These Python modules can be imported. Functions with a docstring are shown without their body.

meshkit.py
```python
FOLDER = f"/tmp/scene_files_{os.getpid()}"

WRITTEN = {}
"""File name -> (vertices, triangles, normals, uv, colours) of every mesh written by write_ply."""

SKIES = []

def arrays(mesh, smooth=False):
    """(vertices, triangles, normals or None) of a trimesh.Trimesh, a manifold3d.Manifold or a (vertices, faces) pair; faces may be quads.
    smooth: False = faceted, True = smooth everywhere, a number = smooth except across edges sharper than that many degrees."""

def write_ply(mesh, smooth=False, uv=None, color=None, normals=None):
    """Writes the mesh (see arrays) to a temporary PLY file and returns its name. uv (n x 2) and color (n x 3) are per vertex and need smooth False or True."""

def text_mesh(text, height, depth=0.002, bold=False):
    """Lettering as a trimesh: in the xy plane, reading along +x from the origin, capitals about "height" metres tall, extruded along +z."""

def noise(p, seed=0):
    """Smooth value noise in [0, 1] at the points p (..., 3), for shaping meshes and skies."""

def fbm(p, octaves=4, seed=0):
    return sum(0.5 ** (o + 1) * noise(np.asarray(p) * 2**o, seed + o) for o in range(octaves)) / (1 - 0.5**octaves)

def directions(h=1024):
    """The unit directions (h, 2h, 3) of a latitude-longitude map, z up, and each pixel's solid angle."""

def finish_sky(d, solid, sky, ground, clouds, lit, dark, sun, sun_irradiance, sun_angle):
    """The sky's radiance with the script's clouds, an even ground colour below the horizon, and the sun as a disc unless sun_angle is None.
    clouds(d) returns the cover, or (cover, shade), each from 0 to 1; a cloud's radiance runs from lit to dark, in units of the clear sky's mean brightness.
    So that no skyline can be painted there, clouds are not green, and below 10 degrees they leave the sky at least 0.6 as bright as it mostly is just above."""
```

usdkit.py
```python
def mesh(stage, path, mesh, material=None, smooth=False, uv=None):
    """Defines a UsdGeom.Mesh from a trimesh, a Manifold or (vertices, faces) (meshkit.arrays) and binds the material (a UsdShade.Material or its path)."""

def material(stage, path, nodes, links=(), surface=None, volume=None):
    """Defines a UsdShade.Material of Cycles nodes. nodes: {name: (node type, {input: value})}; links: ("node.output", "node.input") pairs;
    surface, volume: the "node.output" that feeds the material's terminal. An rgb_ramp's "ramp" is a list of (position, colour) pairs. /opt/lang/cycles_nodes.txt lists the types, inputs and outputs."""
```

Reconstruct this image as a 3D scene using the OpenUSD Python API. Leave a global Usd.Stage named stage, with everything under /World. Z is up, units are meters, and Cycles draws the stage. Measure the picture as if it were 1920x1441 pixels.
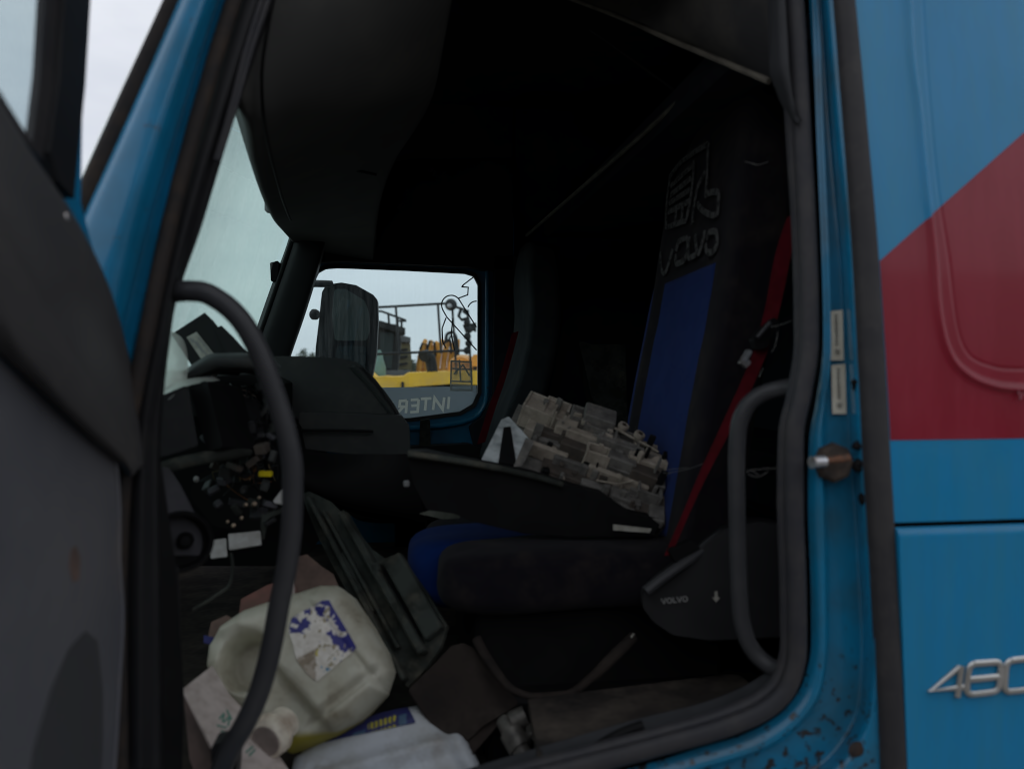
import math, random
import numpy as np, trimesh
import usdkit, meshkit
from pxr import Usd, UsdGeom, UsdLux, UsdShade, Gf, Sdf, Vt
from scipy.interpolate import PchipInterpolator
from scipy.spatial import Delaunay, cKDTree
from shapely.geometry import Polygon, LineString, Point
import shapely

# ------------------------------------------------------------------ camera, sky, sun, exposure
stage = Usd.Stage.CreateInMemory()
UsdGeom.SetStageUpAxis(stage, 'Z'); UsdGeom.SetStageMetersPerUnit(stage, 1.0)
UsdGeom.Xform.Define(stage, '/World'); UsdGeom.Scope.Define(stage, '/World/Looks')
CAM = np.array([0.0, -1.1, 2.0]); YAW = math.radians(8.0); PITCH = math.radians(-1.2); FPX = 1440.0
EXPOSURE = 0.12; SKY_STRENGTH = 0.10; SUN_EL = math.radians(58); SUN_AZ = math.radians(25)
SUN_I = 0.14; CLOUD = (7.6, 7.8, 8.3)
fwd = np.array([math.sin(YAW) * math.cos(PITCH), math.cos(YAW) * math.cos(PITCH), math.sin(PITCH)])
rgt = np.array([math.cos(YAW), -math.sin(YAW), 0.0]); upv = np.cross(rgt, fwd)
cam = UsdGeom.Camera.Define(stage, '/World/camera')
cam.CreateFocalLengthAttr(27.0); cam.CreateHorizontalApertureAttr(27.0 * 1920 / FPX); cam.CreateVerticalApertureAttr(27.0 * 1440 / FPX)
cam.CreateFStopAttr(27.0 / 11.0); cam.CreateFocusDistanceAttr(3.0); cam.CreateExposureAttr(EXPOSURE)
cam.CreateClippingRangeAttr(Gf.Vec2f(0.05, 100000))
m4 = Gf.Matrix4d(*[float(x) for x in (*rgt, 0, *upv, 0, *(-fwd), 0, *CAM, 1)])
cam.AddTransformOp().Set(m4)
sd = np.array([math.cos(SUN_EL) * math.sin(SUN_AZ), math.cos(SUN_EL) * math.cos(SUN_AZ), math.sin(SUN_EL)])
skymat = usdkit.material(stage, '/World/Looks/sky', {
    'tc': ('texture_coordinate', {}),
    'map': ('mapping', {'scale': (1.0, 1.0, 3.0)}),
    'n': ('noise_texture', {'scale': 2.2, 'detail': 5.0, 'roughness': 0.55}),
    'r': ('rgb_ramp', {'ramp': [(0.0, (0.76, 0.79, 0.84)), (0.40, (0.90, 0.915, 0.94)), (0.60, (1.06, 1.06, 1.06)), (1.0, (1.16, 1.15, 1.13))]}),
    'cl': ('mix', {'mix_type': 'multiply', 'fac': 1.0, 'color2': CLOUD}),
    's': ('sky_texture', {'sky_type': 'single_scattering', 'sun_disc': False, 'sun_elevation': SUN_EL, 'sun_rotation': SUN_AZ}),
    'm': ('mix', {'fac': 0.93}),
    'b': ('background_shader', {'strength': SKY_STRENGTH})},
    [('tc.generated', 'map.vector'), ('map.vector', 'n.vector'), ('n.fac', 'r.fac'), ('r.color', 'cl.color1'), ('s.color', 'm.color1'), ('cl.color', 'm.color2'), ('m.color', 'b.color')],
    surface='b.background')
dome = UsdLux.DomeLight.Define(stage, '/World/sky'); UsdShade.MaterialBindingAPI.Apply(dome.GetPrim()).Bind(skymat)
sun = UsdLux.DistantLight.Define(stage, '/World/sun'); sun.CreateIntensityAttr(SUN_I); sun.CreateAngleAttr(25.0); sun.CreateNormalizeAttr(True); sun.CreateColorAttr(Gf.Vec3f(1.0, 0.97, 0.93))
z = sd / np.linalg.norm(sd); xx = np.cross([0, 0, 1.0], z); xx /= np.linalg.norm(xx); yy = np.cross(z, xx)
sun.AddTransformOp().Set(Gf.Matrix4d(*[float(q) for q in (*xx, 0, *yy, 0, *z, 0, 0, 0, 30, 1)]))

# ------------------------------------------------------------------ helpers: rays to points, lofts, tubes, slabs
rng = np.random.default_rng(7); random.seed(7)
A = np.array
def ray(px, py):
    return fwd + rgt * ((px - 960) / FPX) + upv * ((720 - py) / FPX)
def P(px, py, Y):
    d = ray(px, py); return CAM + d * ((Y - CAM[1]) / d[1])
def PX(px, py, X):
    d = ray(px, py); return CAM + d * ((X - CAM[0]) / d[0])
def PZ(px, py, Z):
    d = ray(px, py); return CAM + d * ((Z - CAM[2]) / d[2])
def PL(px, py, o, n):
    d = ray(px, py); return CAM + d * (np.dot(o - CAM, n) / np.dot(d, n))
def yside(zz):
    return 0.085 * 0.15 * np.logaddexp(0, (np.asarray(zz, float) - 1.75) / 0.15)
def S(px, py, off=0.0):
    y = off
    for _ in range(14):
        p = P(px, py, y); y = float(yside(p[2])) + off
    return p
def Ps(pts, Y=None):
    return A([P(*p) if Y is None else P(p[0], p[1], Y) for p in pts])
def Ss(pts, off=0.0):
    return A([S(p[0], p[1], off) for p in pts])
def unit(v):
    v = np.asarray(v, float); return v / np.maximum(np.linalg.norm(v, axis=-1, keepdims=True), 1e-12)
def resample(p, n):
    p = np.asarray(p, float); d = np.r_[0, np.cumsum(np.linalg.norm(np.diff(p, axis=0), axis=1))]
    return PchipInterpolator(d, p, axis=0)(np.linspace(0, d[-1], n))
def interp_rows(p, n):
    p = np.asarray(p, float); return PchipInterpolator(np.linspace(0, 1, len(p)), p, axis=0)(np.linspace(0, 1, n))
def loft(rails, nu, nv, by_index=False):
    R = A([interp_rows(r, nv) if by_index else resample(r, nv) for r in rails])
    if nu <= len(rails): return R
    return PchipInterpolator(np.linspace(0, 1, len(rails)), R, axis=0)(np.linspace(0, 1, nu))
def gfaces(nu, nv, wrap=False):
    f = []
    i, j = np.meshgrid(np.arange(nu - (0 if wrap else 1)), np.arange(nv - 1), indexing='ij'); i, j = i.ravel(), j.ravel(); i2 = (i + 1) % nu
    a, b, c, d = i * nv + j, i2 * nv + j, i2 * nv + j + 1, i * nv + j + 1
    return np.vstack([np.stack([a, b, c], 1), np.stack([a, c, d], 1)])
def gnormals(G):
    du, dv = np.gradient(G, axis=0), np.gradient(G, axis=1); return unit(np.cross(du, dv))
def shell(G, t=0.004, toward=False):
    """closed sheet of thickness t behind (seen from the camera) the grid G"""
    nu, nv = G.shape[:2]; N = gnormals(G); s = np.sign(np.mean(np.sum(N * (G - CAM), -1))) or 1
    if toward: s = -s
    H = G + N * s * t
    V = np.vstack([G.reshape(-1, 3), H.reshape(-1, 3)]); f = gfaces(nu, nv); k = nu * nv
    idx = np.arange(k).reshape(nu, nv); loop = np.r_[idx[:, 0], idx[-1, 1:], idx[-2::-1, -1], idx[0, -2:0:-1]]
    nx = np.roll(loop, -1)
    F = np.vstack([f, f[:, ::-1] + k, np.stack([loop, loop + k, nx], 1), np.stack([nx, loop + k, nx + k], 1)])
    m = trimesh.Trimesh(V, F, process=False); m.fix_normals()
    return m
def sheet(G):
    return trimesh.Trimesh(G.reshape(-1, 3), gfaces(*G.shape[:2]), process=False)
def tube(path, r, n=14, res=None, flat=1.0, flatdir=None):
    path = np.asarray(path, float)
    if res: path = resample(path, res)
    r = np.broadcast_to(np.asarray(r, float), (len(path),)) if np.ndim(r) == 0 else interp_rows(np.asarray(r, float)[:, None], len(path))[:, 0]
    T = unit(np.gradient(path, axis=0)); u = np.cross(T[0], [0.3, 0.2, 0.93]); u /= np.linalg.norm(u); V = []
    for i in range(len(path)):
        u = u - T[i] * np.dot(u, T[i]); u /= np.linalg.norm(u); v = np.cross(T[i], u); a = np.linspace(0, 2 * np.pi, n, endpoint=False)
        ring = r[i] * (np.cos(a)[:, None] * u + np.sin(a)[:, None] * v)
        if flatdir is not None: ring = ring - np.outer(ring @ flatdir, flatdir) * (1 - flat)
        V.append(path[i] + ring)
    V = A(V); k = len(path); F = gfaces(k, n + 1); F = (F // (n + 1)) * n + (F % (n + 1)) % n
    V = np.vstack([V.reshape(-1, 3), path[0], path[-1]]); a = np.arange(n); b = (a + 1) % n
    F = np.vstack([F, np.stack([np.full(n, k * n), a, b], 1), np.stack([np.full(n, k * n + 1), (k - 1) * n + b, (k - 1) * n + a], 1)])
    m = trimesh.Trimesh(V, F, process=False); m.fix_normals(); return m
def frame_T(o, ex, ey, ez):
    T = np.eye(4); T[:3, 0], T[:3, 1], T[:3, 2], T[:3, 3] = ex, ey, ez, o; return T
def plane(o, n):
    n = unit(n)
    if np.dot(n, CAM - o) < 0: n = -n
    up = A([0, 0, 1.0]) if abs(n[2]) < 0.95 else A([0, 1.0, 0]); ex = unit(np.cross(up, n)); return A(o, float), ex, np.cross(n, ex), n
def plane3(a, b, c):
    return plane(a, np.cross(b - a, c - a))
def poly_on(px, pl):
    o, ex, ey, n = pl; w = A([PL(p[0], p[1], o, n) for p in px]) - o; return Polygon(np.stack([w @ ex, w @ ey], 1)).buffer(0)
def extrude_on(poly, pl, depth, front=0.0):
    """solid behind the plane (front > 0 raises it towards the viewer)"""
    o, ex, ey, n = pl; ms = []
    for g in getattr(poly, 'geoms', [poly]):
        if g.is_empty or g.area < 1e-9: continue
        m = trimesh.creation.extrude_polygon(g, depth, engine='earcut'); m.apply_translation([0, 0, front - depth]); m.apply_transform(frame_T(o, ex, ey, n)); ms.append(m)
    return trimesh.util.concatenate(ms)
def slab(px, Y=None, depth=0.02, rnd=0.0, pl=None, holes=(), front=0.0):
    if pl is None: pl = plane(A([0, float(Y), 2.0]), [0, -1, 0])
    g = poly_on(px, pl)
    if rnd: g = g.buffer(-rnd).buffer(2 * rnd, 6).buffer(-rnd)
    for h in holes: g = g.difference(h if hasattr(h, 'area') else poly_on(h, pl))
    return extrude_on(g, pl, depth, front)
def box(c, s, b=0.002, R=None):
    """chamfered box, centre c, size s"""
    s = A(s, float) / 2; b = min(b, 0.45 * s.min()); pts = []
    for k in range(3):
        e = s - b; e[k] = s[k]
        for sx in (-1, 1):
            for sy in (-1, 1):
                for sz in (-1, 1): pts.append(e * [sx, sy, sz])
    m = trimesh.convex.convex_hull(A(pts))
    if R is not None:
        T = np.eye(4); T[:3, :3] = R; m.apply_transform(T)
    m.apply_translation(c); return m
def rot(rx=0, ry=0, rz=0):
    return trimesh.transformations.euler_matrix(math.radians(rx), math.radians(ry), math.radians(rz), 'sxyz')[:3, :3]
def lathe(profile, o, axis, n=32):
    """profile: (radius, along axis)"""
    m = trimesh.creation.revolve(A(profile, float), sections=n); ez = unit(axis); t = A([0, 0, 1.0]) if abs(ez[2]) < 0.9 else A([1.0, 0, 0])
    ex = unit(np.cross(t, ez)); m.apply_transform(frame_T(o, ex, np.cross(ez, ex), ez)); return m
def rough(m, amp, scale, seed=0):
    n = m.vertex_normals; d = meshkit.fbm(m.vertices * scale + seed * 7.3); m.vertices = m.vertices + n * (np.asarray(d).reshape(-1, 1) * amp); return m
cat = trimesh.util.concatenate
class Pillow:
    """a rounded body whose outline is given on a plane, with its own thickness to the front and to the back"""
    def __init__(s, px, pl, tf, tb, r, step=9, extra=None, power=2.0):
        s.pl, s.tf, s.tb, s.r, s.extra, s.power = pl, tf, tb, r, extra, power
        s.poly = poly_on(px, pl).buffer(-0.004).buffer(0.008, 6).buffer(-0.004); s.step = step
        b = s.poly.exterior; n = int(b.length / (step / FPX * 1.2)); s.ring = A([b.interpolate(t, True).coords[0] for t in np.linspace(0, 1, n, endpoint=False)])
        x0, y0, x1, y1 = s.poly.bounds; h = step / FPX * 1.2
        g = np.stack(np.meshgrid(np.arange(x0, x1, h), np.arange(y0, y1, h)), -1).reshape(-1, 2); g = g + rng.uniform(-.15, .15, g.shape) * h
        inn = s.poly.buffer(-h * 0.45); g = g[shapely.contains_xy(inn, g[:, 0], g[:, 1])]
        extra_r = [A([q.exterior.interpolate(t, True).coords[0] for t in np.linspace(0, 1, n, endpoint=False)]) for k in (0.12, 0.35) for q in [s.poly.buffer(-h * k)] if q.geom_type == 'Polygon']
        s.pts = np.vstack([s.ring, g]); d = Delaunay(s.pts); c = s.pts[d.simplices].mean(1); s.F = d.simplices[shapely.contains_xy(s.poly, c[:, 0], c[:, 1])]
    def prof(s, q):
        d = shapely.distance(shapely.points(q), s.poly.exterior); t = np.clip(d / s.r, 0, 1); return (1 - (1 - t) ** s.power) ** (1 / s.power)
    def front(s, q, off=0.0):
        o, ex, ey, n = s.pl; w = o + q[:, :1] * ex + q[:, 1:] * ey; h = s.prof(q) * s.tf
        if s.extra is not None:
            v = w - CAM; dep = v @ fwd; h = h + s.extra(960 + FPX * (v @ rgt) / dep, 720 - FPX * (v @ upv) / dep) * np.clip(s.prof(q), 0, 1)
        return w + n * (h + off)[:, None]
    def mesh(s):
        o, ex, ey, n = s.pl; q = s.pts; k = len(q); f = s.front(q); w = o + q[:, :1] * ex + q[:, 1:] * ey; b = w - n * (s.prof(q) * s.tb)[:, None]
        m = trimesh.Trimesh(np.vstack([f, b]), np.vstack([s.F, s.F[:, ::-1] + k]), process=False); m.merge_vertices(); m.fix_normals(); return m
    def patch(s, px, off=0.0015, step=4):
        """a label lying on the front, as (mesh, pixel coordinates of its vertices)"""
        g = poly_on(px, s.pl).intersection(s.poly); b = g.exterior; h = step / FPX * 1.2; n = max(12, int(b.length / h)); ring = A([b.interpolate(t, True).coords[0] for t in np.linspace(0, 1, n, endpoint=False)])
        x0, y0, x1, y1 = g.bounds; q = np.stack(np.meshgrid(np.arange(x0, x1, h), np.arange(y0, y1, h)), -1).reshape(-1, 2); q = q[shapely.contains_xy(g.buffer(-h * .4), q[:, 0], q[:, 1])]
        q = np.vstack([ring, q]); d = Delaunay(q); c = q[d.simplices].mean(1); F = d.simplices[shapely.contains_xy(g, c[:, 0], c[:, 1])]
        V = s.front(q, off); v = V - CAM; dep = v @ fwd
        return trimesh.Trimesh(V, F, process=False), np.stack([960 + FPX * (v @ rgt) / dep, 720 - FPX * (v @ upv) / dep], 1)

# ------------------------------------------------------------------ materials
def mat(name, col, rough=0.5, col2=None, vs=30.0, vr=(0.4, 0.65), bump=0.0, bs=200.0, metal=0.0, spec=0.5, coat=0.0, bevel=0.0, dust=None, ds=14.0, dr=(0.5, 0.72), sheen=0.0, rough2=None, extra=None, stretch=None):
    N = {'g': ('geometry', {}), 'p': ('principled_bsdf', {'base_color': col, 'roughness': rough, 'metallic': metal, 'specular_ior_level': spec, 'coat_weight': coat, 'coat_roughness': 0.08, 'sheen_weight': sheen})}
    L = []; last = None; src = 'g.position'
    if stretch:
        N['mp'] = ('mapping', {'scale': stretch}); L.append(('g.position', 'mp.vector')); src = 'mp.vector'
    if col2 is not None:
        N['n'] = ('noise_texture', {'scale': vs, 'detail': 5.0, 'roughness': 0.6}); N['r'] = ('rgb_ramp', {'ramp': [(0, col), (vr[0], col), (vr[1], col2), (1, col2)]})
        L += [(src, 'n.vector'), ('n.fac', 'r.fac')]; last = 'r.color'
    if dust is not None:
        N['dn'] = ('noise_texture', {'scale': ds, 'detail': 8.0, 'roughness': 0.7}); N['dr'] = ('rgb_ramp', {'ramp': [(0, (0, 0, 0)), (dr[0], (0, 0, 0)), (dr[1], (1, 1, 1)), (1, (1, 1, 1))]})
        N['dm'] = ('mix', {'color1': col, 'color2': dust}); L += [(src, 'dn.vector'), ('dn.fac', 'dr.fac'), ('dr.color', 'dm.fac')]
        if last: L.append((last, 'dm.color1'))
        last = 'dm.color'
    if last: L.append((last, 'p.base_color'))
    if rough2 is not None:
        N['rn'] = ('noise_texture', {'scale': 9.0, 'detail': 4.0}); N['rm'] = ('map_range', {'from_min': 0.3, 'from_max': 0.7, 'to_min': rough, 'to_max': rough2}); L += [('g.position', 'rn.vector'), ('rn.fac', 'rm.value'), ('rm.result', 'p.roughness')]
    if bevel: N['bv'] = ('bevel', {'radius': bevel})
    if bump:
        N['bn'] = ('noise_texture', {'scale': bs, 'detail': 3.0}); N['b'] = ('bump', {'strength': bump, 'distance': 0.002}); L += [('g.position', 'bn.vector'), ('bn.fac', 'b.height'), ('b.normal', 'p.normal')]
        if bevel: L.append(('bv.bevel', 'b.normal'))
    elif bevel: L.append(('bv.bevel', 'p.normal'))
    return usdkit.material(stage, '/World/Looks/' + name, N, L, surface='p.BSDF')
def glassmat(name, tint, dirt=0.05, streak=(3, 3, 0.4), dirtcol=(0.5, 0.52, 0.5), sc=5.0):
    tint = tuple(math.sqrt(x) for x in tint)   # the pane has two faces
    return usdkit.material(stage, '/World/Looks/' + name, {
        'g': ('geometry', {}), 'mp': ('mapping', {'scale': streak}), 'n': ('noise_texture', {'scale': sc, 'detail': 6.0, 'roughness': 0.65}),
        'mr': ('map_range', {'from_min': 0.42, 'from_max': 0.8, 'to_min': dirt * 0.12, 'to_max': dirt * 1.6}), 'io': ('mix_float', {'a': 1.45, 'b': 1 / 1.45, 'use_clamp': False}),
        't': ('transparent_bsdf', {'color': tint}), 'gl': ('glossy_bsdf', {'color': (1, 1, 1), 'roughness': 0.02}), 'f': ('fresnel', {}), 'd': ('translucent_bsdf', {'color': dirtcol}),
        'm': ('mix_closure', {}), 'm2': ('mix_closure', {})},
        [('g.position', 'mp.vector'), ('mp.vector', 'n.vector'), ('n.fac', 'mr.value'), ('mr.result', 'm2.fac'), ('g.backfacing', 'io.fac'), ('io.result', 'f.IOR'), ('f.fac', 'm.fac'), ('t.BSDF', 'm.closure1'), ('gl.BSDF', 'm.closure2'), ('m.closure', 'm2.closure1'), ('d.BSDF', 'm2.closure2')], surface='m2.closure')
def attr_mat(name, rough=0.6):
    return usdkit.material(stage, '/World/Looks/' + name, {'a': ('attribute', {'attribute': 'print'}), 'g': ('geometry', {}), 'n': ('noise_texture', {'scale': 90.0, 'detail': 4.0}), 'r': ('rgb_ramp', {'ramp': [(0.3, (0.8, 0.78, 0.74)), (0.6, (1, 1, 1))]}), 'm': ('mix', {'mix_type': 'multiply', 'fac': 1.0}), 'p': ('principled_bsdf', {'roughness': rough})},
        [('g.position', 'n.vector'), ('n.fac', 'r.fac'), ('a.color', 'm.color1'), ('r.color', 'm.color2'), ('m.color', 'p.base_color')], surface='p.BSDF')
BLUE = (0.0015, 0.180, 0.372)
M = {}
M['blue'] = mat('blue_paint', BLUE, 0.38, col2=(0.002, 0.165, 0.325), vs=6, coat=0.25, rough2=0.5, bump=0.03, bs=300, dust=(0.016, 0.195, 0.335), ds=3.0, dr=(0.42, 0.85), spec=0.4, stretch=(7, 7, 0.9))
M['red'] = mat('red_paint', (0.175, 0.0022, 0.0125), 0.38, col2=(0.20, 0.004, 0.017), vs=3, coat=0.2, rough2=0.5, bump=0.03, bs=300, spec=0.4, dust=(0.21, 0.012, 0.026), ds=3.0, dr=(0.45, 0.9), stretch=(7, 7, 0.9))
M['blue_jamb'] = mat('blue_jamb_paint', (0.002, 0.152, 0.295), 0.37, col2=(0.003, 0.115, 0.215), vs=9, coat=0.35, dust=(0.05, 0.045, 0.04), ds=34, dr=(0.63, 0.68), bump=0.03, bs=250)
# the lower jamb is chipped and rusty: the chips get denser towards the sill
M['blue_sill'] = usdkit.material(stage, '/World/Looks/blue_rusty_paint', {
    'g': ('geometry', {}), 'n': ('noise_texture', {'scale': 58.0, 'detail': 6.0, 'roughness': 0.62}), 's': ('separate_xyz', {}), 'mz': ('map_range', {'from_min': 1.72, 'from_max': 1.40, 'to_min': -0.08, 'to_max': 0.055}),
    'ad': ('math', {'math_type': 'add'}), 'r': ('rgb_ramp', {'ramp': [(0, (0, 0, 0)), (0.622, (0, 0, 0)), (0.668, (1, 1, 1)), (1, (1, 1, 1))]}),
    'n2': ('noise_texture', {'scale': 60.0, 'detail': 3.0}), 'r2': ('rgb_ramp', {'ramp': [(0.50, (0.007, 0.0075, 0.009)), (0.75, (0.024, 0.016, 0.013))]}),
    'n3': ('noise_texture', {'scale': 12.0, 'detail': 5.0}), 'r3': ('rgb_ramp', {'ramp': [(0.38, (0.002, 0.145, 0.275)), (0.66, (0.014, 0.098, 0.165))]}),
    'm': ('mix', {}), 'p': ('principled_bsdf', {'roughness': 0.36, 'coat_weight': 0.35}), 'b': ('bump', {'strength': 0.35, 'distance': 0.002, 'invert': True})},
    [('g.position', 'n.vector'), ('g.position', 'n2.vector'), ('g.position', 'n3.vector'), ('g.position', 's.vector'), ('s.z', 'mz.value'), ('n.fac', 'ad.value1'), ('mz.result', 'ad.value2'), ('ad.value', 'r.fac'), ('n2.fac', 'r2.fac'), ('n3.fac', 'r3.fac'),
     ('r3.color', 'm.color1'), ('r2.color', 'm.color2'), ('r.color', 'm.fac'), ('m.color', 'p.base_color'), ('r.color', 'b.height'), ('b.normal', 'p.normal')], surface='p.BSDF')
M['rubber'] = mat('black_rubber', (0.024, 0.023, 0.025), 0.6, col2=(0.033, 0.031, 0.031), vs=18, bump=0.12, bs=160, dust=(0.055, 0.05, 0.047), ds=26, dr=(0.55, 0.85), spec=0.3)
M['seal'] = mat('weathered_door_seal', (0.022, 0.022, 0.026), 0.55, col2=(0.034, 0.032, 0.033), vs=22, bump=0.12, bs=140, dust=(0.06, 0.054, 0.048), ds=40, dr=(0.58, 0.85), spec=0.3)
M['oldrubber'] = mat('brown_aged_rubber', (0.026, 0.020, 0.017), 0.75, col2=(0.016, 0.0145, 0.0145), vs=30, bump=0.15, bs=120, spec=0.25, dust=(0.05, 0.034, 0.022), ds=20, dr=(0.5, 0.8))
M['trim'] = mat('dark_cab_plastic', (0.008, 0.008, 0.009), 0.55, col2=(0.012, 0.012, 0.0125), vs=8, bump=0.12, bs=420, dust=(0.022, 0.021, 0.019), ds=12, dr=(0.55, 0.85), bevel=0.003, spec=0.25)
M['dash'] = mat('grey_dash_plastic', (0.023, 0.0255, 0.0255), 0.6, col2=(0.031, 0.033, 0.032), vs=7, bump=0.14, bs=420, dust=(0.055, 0.054, 0.048), ds=10, dr=(0.48, 0.85), bevel=0.004, spec=0.25)
M['shelf'] = mat('overhead_shelf_plastic', (0.052, 0.052, 0.049), 0.75, col2=(0.066, 0.065, 0.059), vs=5, bump=0.12, bs=300, bevel=0.004, spec=0.2, dust=(0.085, 0.08, 0.07), ds=6, dr=(0.55, 0.85))
M['dark'] = mat('black_plastic', (0.0035, 0.0035, 0.004), 0.6, col2=(0.006, 0.006, 0.006), vs=12, bump=0.1, bs=300, bevel=0.002, spec=0.12)
M['lining'] = mat('dark_headlining_cloth', (0.019, 0.021, 0.029), 0.95, col2=(0.028, 0.030, 0.036), vs=9, bump=0.2, bs=600, spec=0.08)
M['fabric'] = mat('dark_seat_cloth', (0.0065, 0.0058, 0.0085), 0.95, col2=(0.010, 0.0085, 0.0105), vs=25, bump=0.4, bs=900, sheen=0.04, spec=0.05, dust=(0.030, 0.0245, 0.021), ds=10, dr=(0.5, 0.85))
M['bluecloth'] = mat('blue_seat_cloth', (0.0035, 0.019, 0.105), 0.95, col2=(0.005, 0.024, 0.125), vs=16, bump=0.5, bs=900, sheen=0.05, spec=0.06, dust=(0.012, 0.025, 0.10), ds=8, dr=(0.5, 0.85))
M['print'] = mat('grey_seat_print', (0.080, 0.079, 0.077), 0.9, col2=(0.022, 0.022, 0.022), vs=80, vr=(.46, .62), spec=0.08)
M['belt'] = mat('red_belt_webbing', (0.078, 0.0045, 0.009), 0.9, col2=(0.055, 0.0035, 0.006), vs=40, bump=0.5, bs=700, spec=0.08)
M['handle'] = mat('grab_handle_plastic', (0.024, 0.0245, 0.027), 0.45, col2=(0.032, 0.032, 0.034), vs=14, bump=0.10, bs=350, dust=(0.055, 0.055, 0.053), ds=30, dr=(0.62, 0.9), spec=0.35)
M['chrome'] = mat('dull_chrome', (0.62, 0.61, 0.58), 0.28, metal=1.0, rough2=0.45, bump=0.04, bs=300)
M['steel'] = mat('bright_steel', (0.55, 0.56, 0.58), 0.3, metal=0.9, col2=(0.35, 0.3, 0.27), vs=60)
M['rust'] = mat('rusty_steel', (0.060, 0.044, 0.034), 0.8, col2=(0.022, 0.019, 0.018), vs=45, bump=0.5, bs=160, metal=0.1, dust=(0.13, 0.060, 0.026), ds=30, dr=(0.56, 0.78), spec=0.3)
M['redrust'] = mat('orange_rust', (0.16, 0.062, 0.028), 0.8, col2=(0.07, 0.038, 0.024), vs=80, bump=0.4, bs=200)
M['sticker'] = mat('aged_white_sticker', (0.62, 0.58, 0.47), 0.6, col2=(0.50, 0.45, 0.35), vs=30)
M['ink'] = mat('black_ink', (0.03, 0.028, 0.025), 0.6)
M['white'] = mat('grubby_white_plastic', (0.36, 0.36, 0.345), 0.55, col2=(0.22, 0.21, 0.19), vs=25)
M['paper'] = mat('dusty_paper', (0.30, 0.29, 0.25), 0.85, col2=(0.19, 0.18, 0.15), vs=30)
M['card'] = mat('white_carton_board', (0.50, 0.43, 0.395), 0.85, col2=(0.38, 0.32, 0.285), vs=40, bump=0.08, bs=300, dust=(0.22, 0.175, 0.15), ds=14, dr=(0.58, 0.8))
M['carton_side'] = mat('stained_carton_side', (0.14, 0.10, 0.088), 0.85, col2=(0.08, 0.062, 0.055), vs=20)
M['green_ink'] = mat('green_ink', (0.09, 0.22, 0.17), 0.7)
M['brown_card'] = mat('brown_cardboard', (0.15, 0.098, 0.078), 0.9, col2=(0.09, 0.06, 0.05), vs=22, bump=0.1, bs=260)
M['pink_card'] = mat('reddish_cardboard', (0.19, 0.085, 0.07), 0.9, col2=(0.12, 0.065, 0.052), vs=22)
M['blue_ink'] = mat('blue_print', (0.020, 0.022, 0.12), 0.6, col2=(0.03, 0.04, 0.17), vs=60)
M['yellow_ink'] = mat('yellow_print', (0.50, 0.42, 0.02), 0.6)
M['yellow_conn'] = mat('yellow_connector_plastic', (0.75, 0.60, 0.01), 0.4)
M['wire_o'] = mat('orange_wire', (0.16, 0.07, 0.02), 0.6); M['wire_t'] = mat('tan_wire', (0.13, 0.10, 0.05), 0.6); M['wire_g'] = mat('grey_wire', (0.13, 0.13, 0.13), 0.5); M['wire_k'] = mat('black_wire', (0.02, 0.02, 0.02), 0.5)
M['copper'] = mat('bare_terminal_metal', (0.36, 0.27, 0.19), 0.5, metal=0.6, col2=(0.12, 0.09, 0.07), vs=90)
M['clus'] = mat('dusty_beige_plastic', (0.29, 0.25, 0.20), 0.85, col2=(0.17, 0.145, 0.112), vs=26, bump=0.08, bs=200, dust=(0.38, 0.34, 0.29), ds=20, dr=(0.5, 0.75))
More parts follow.
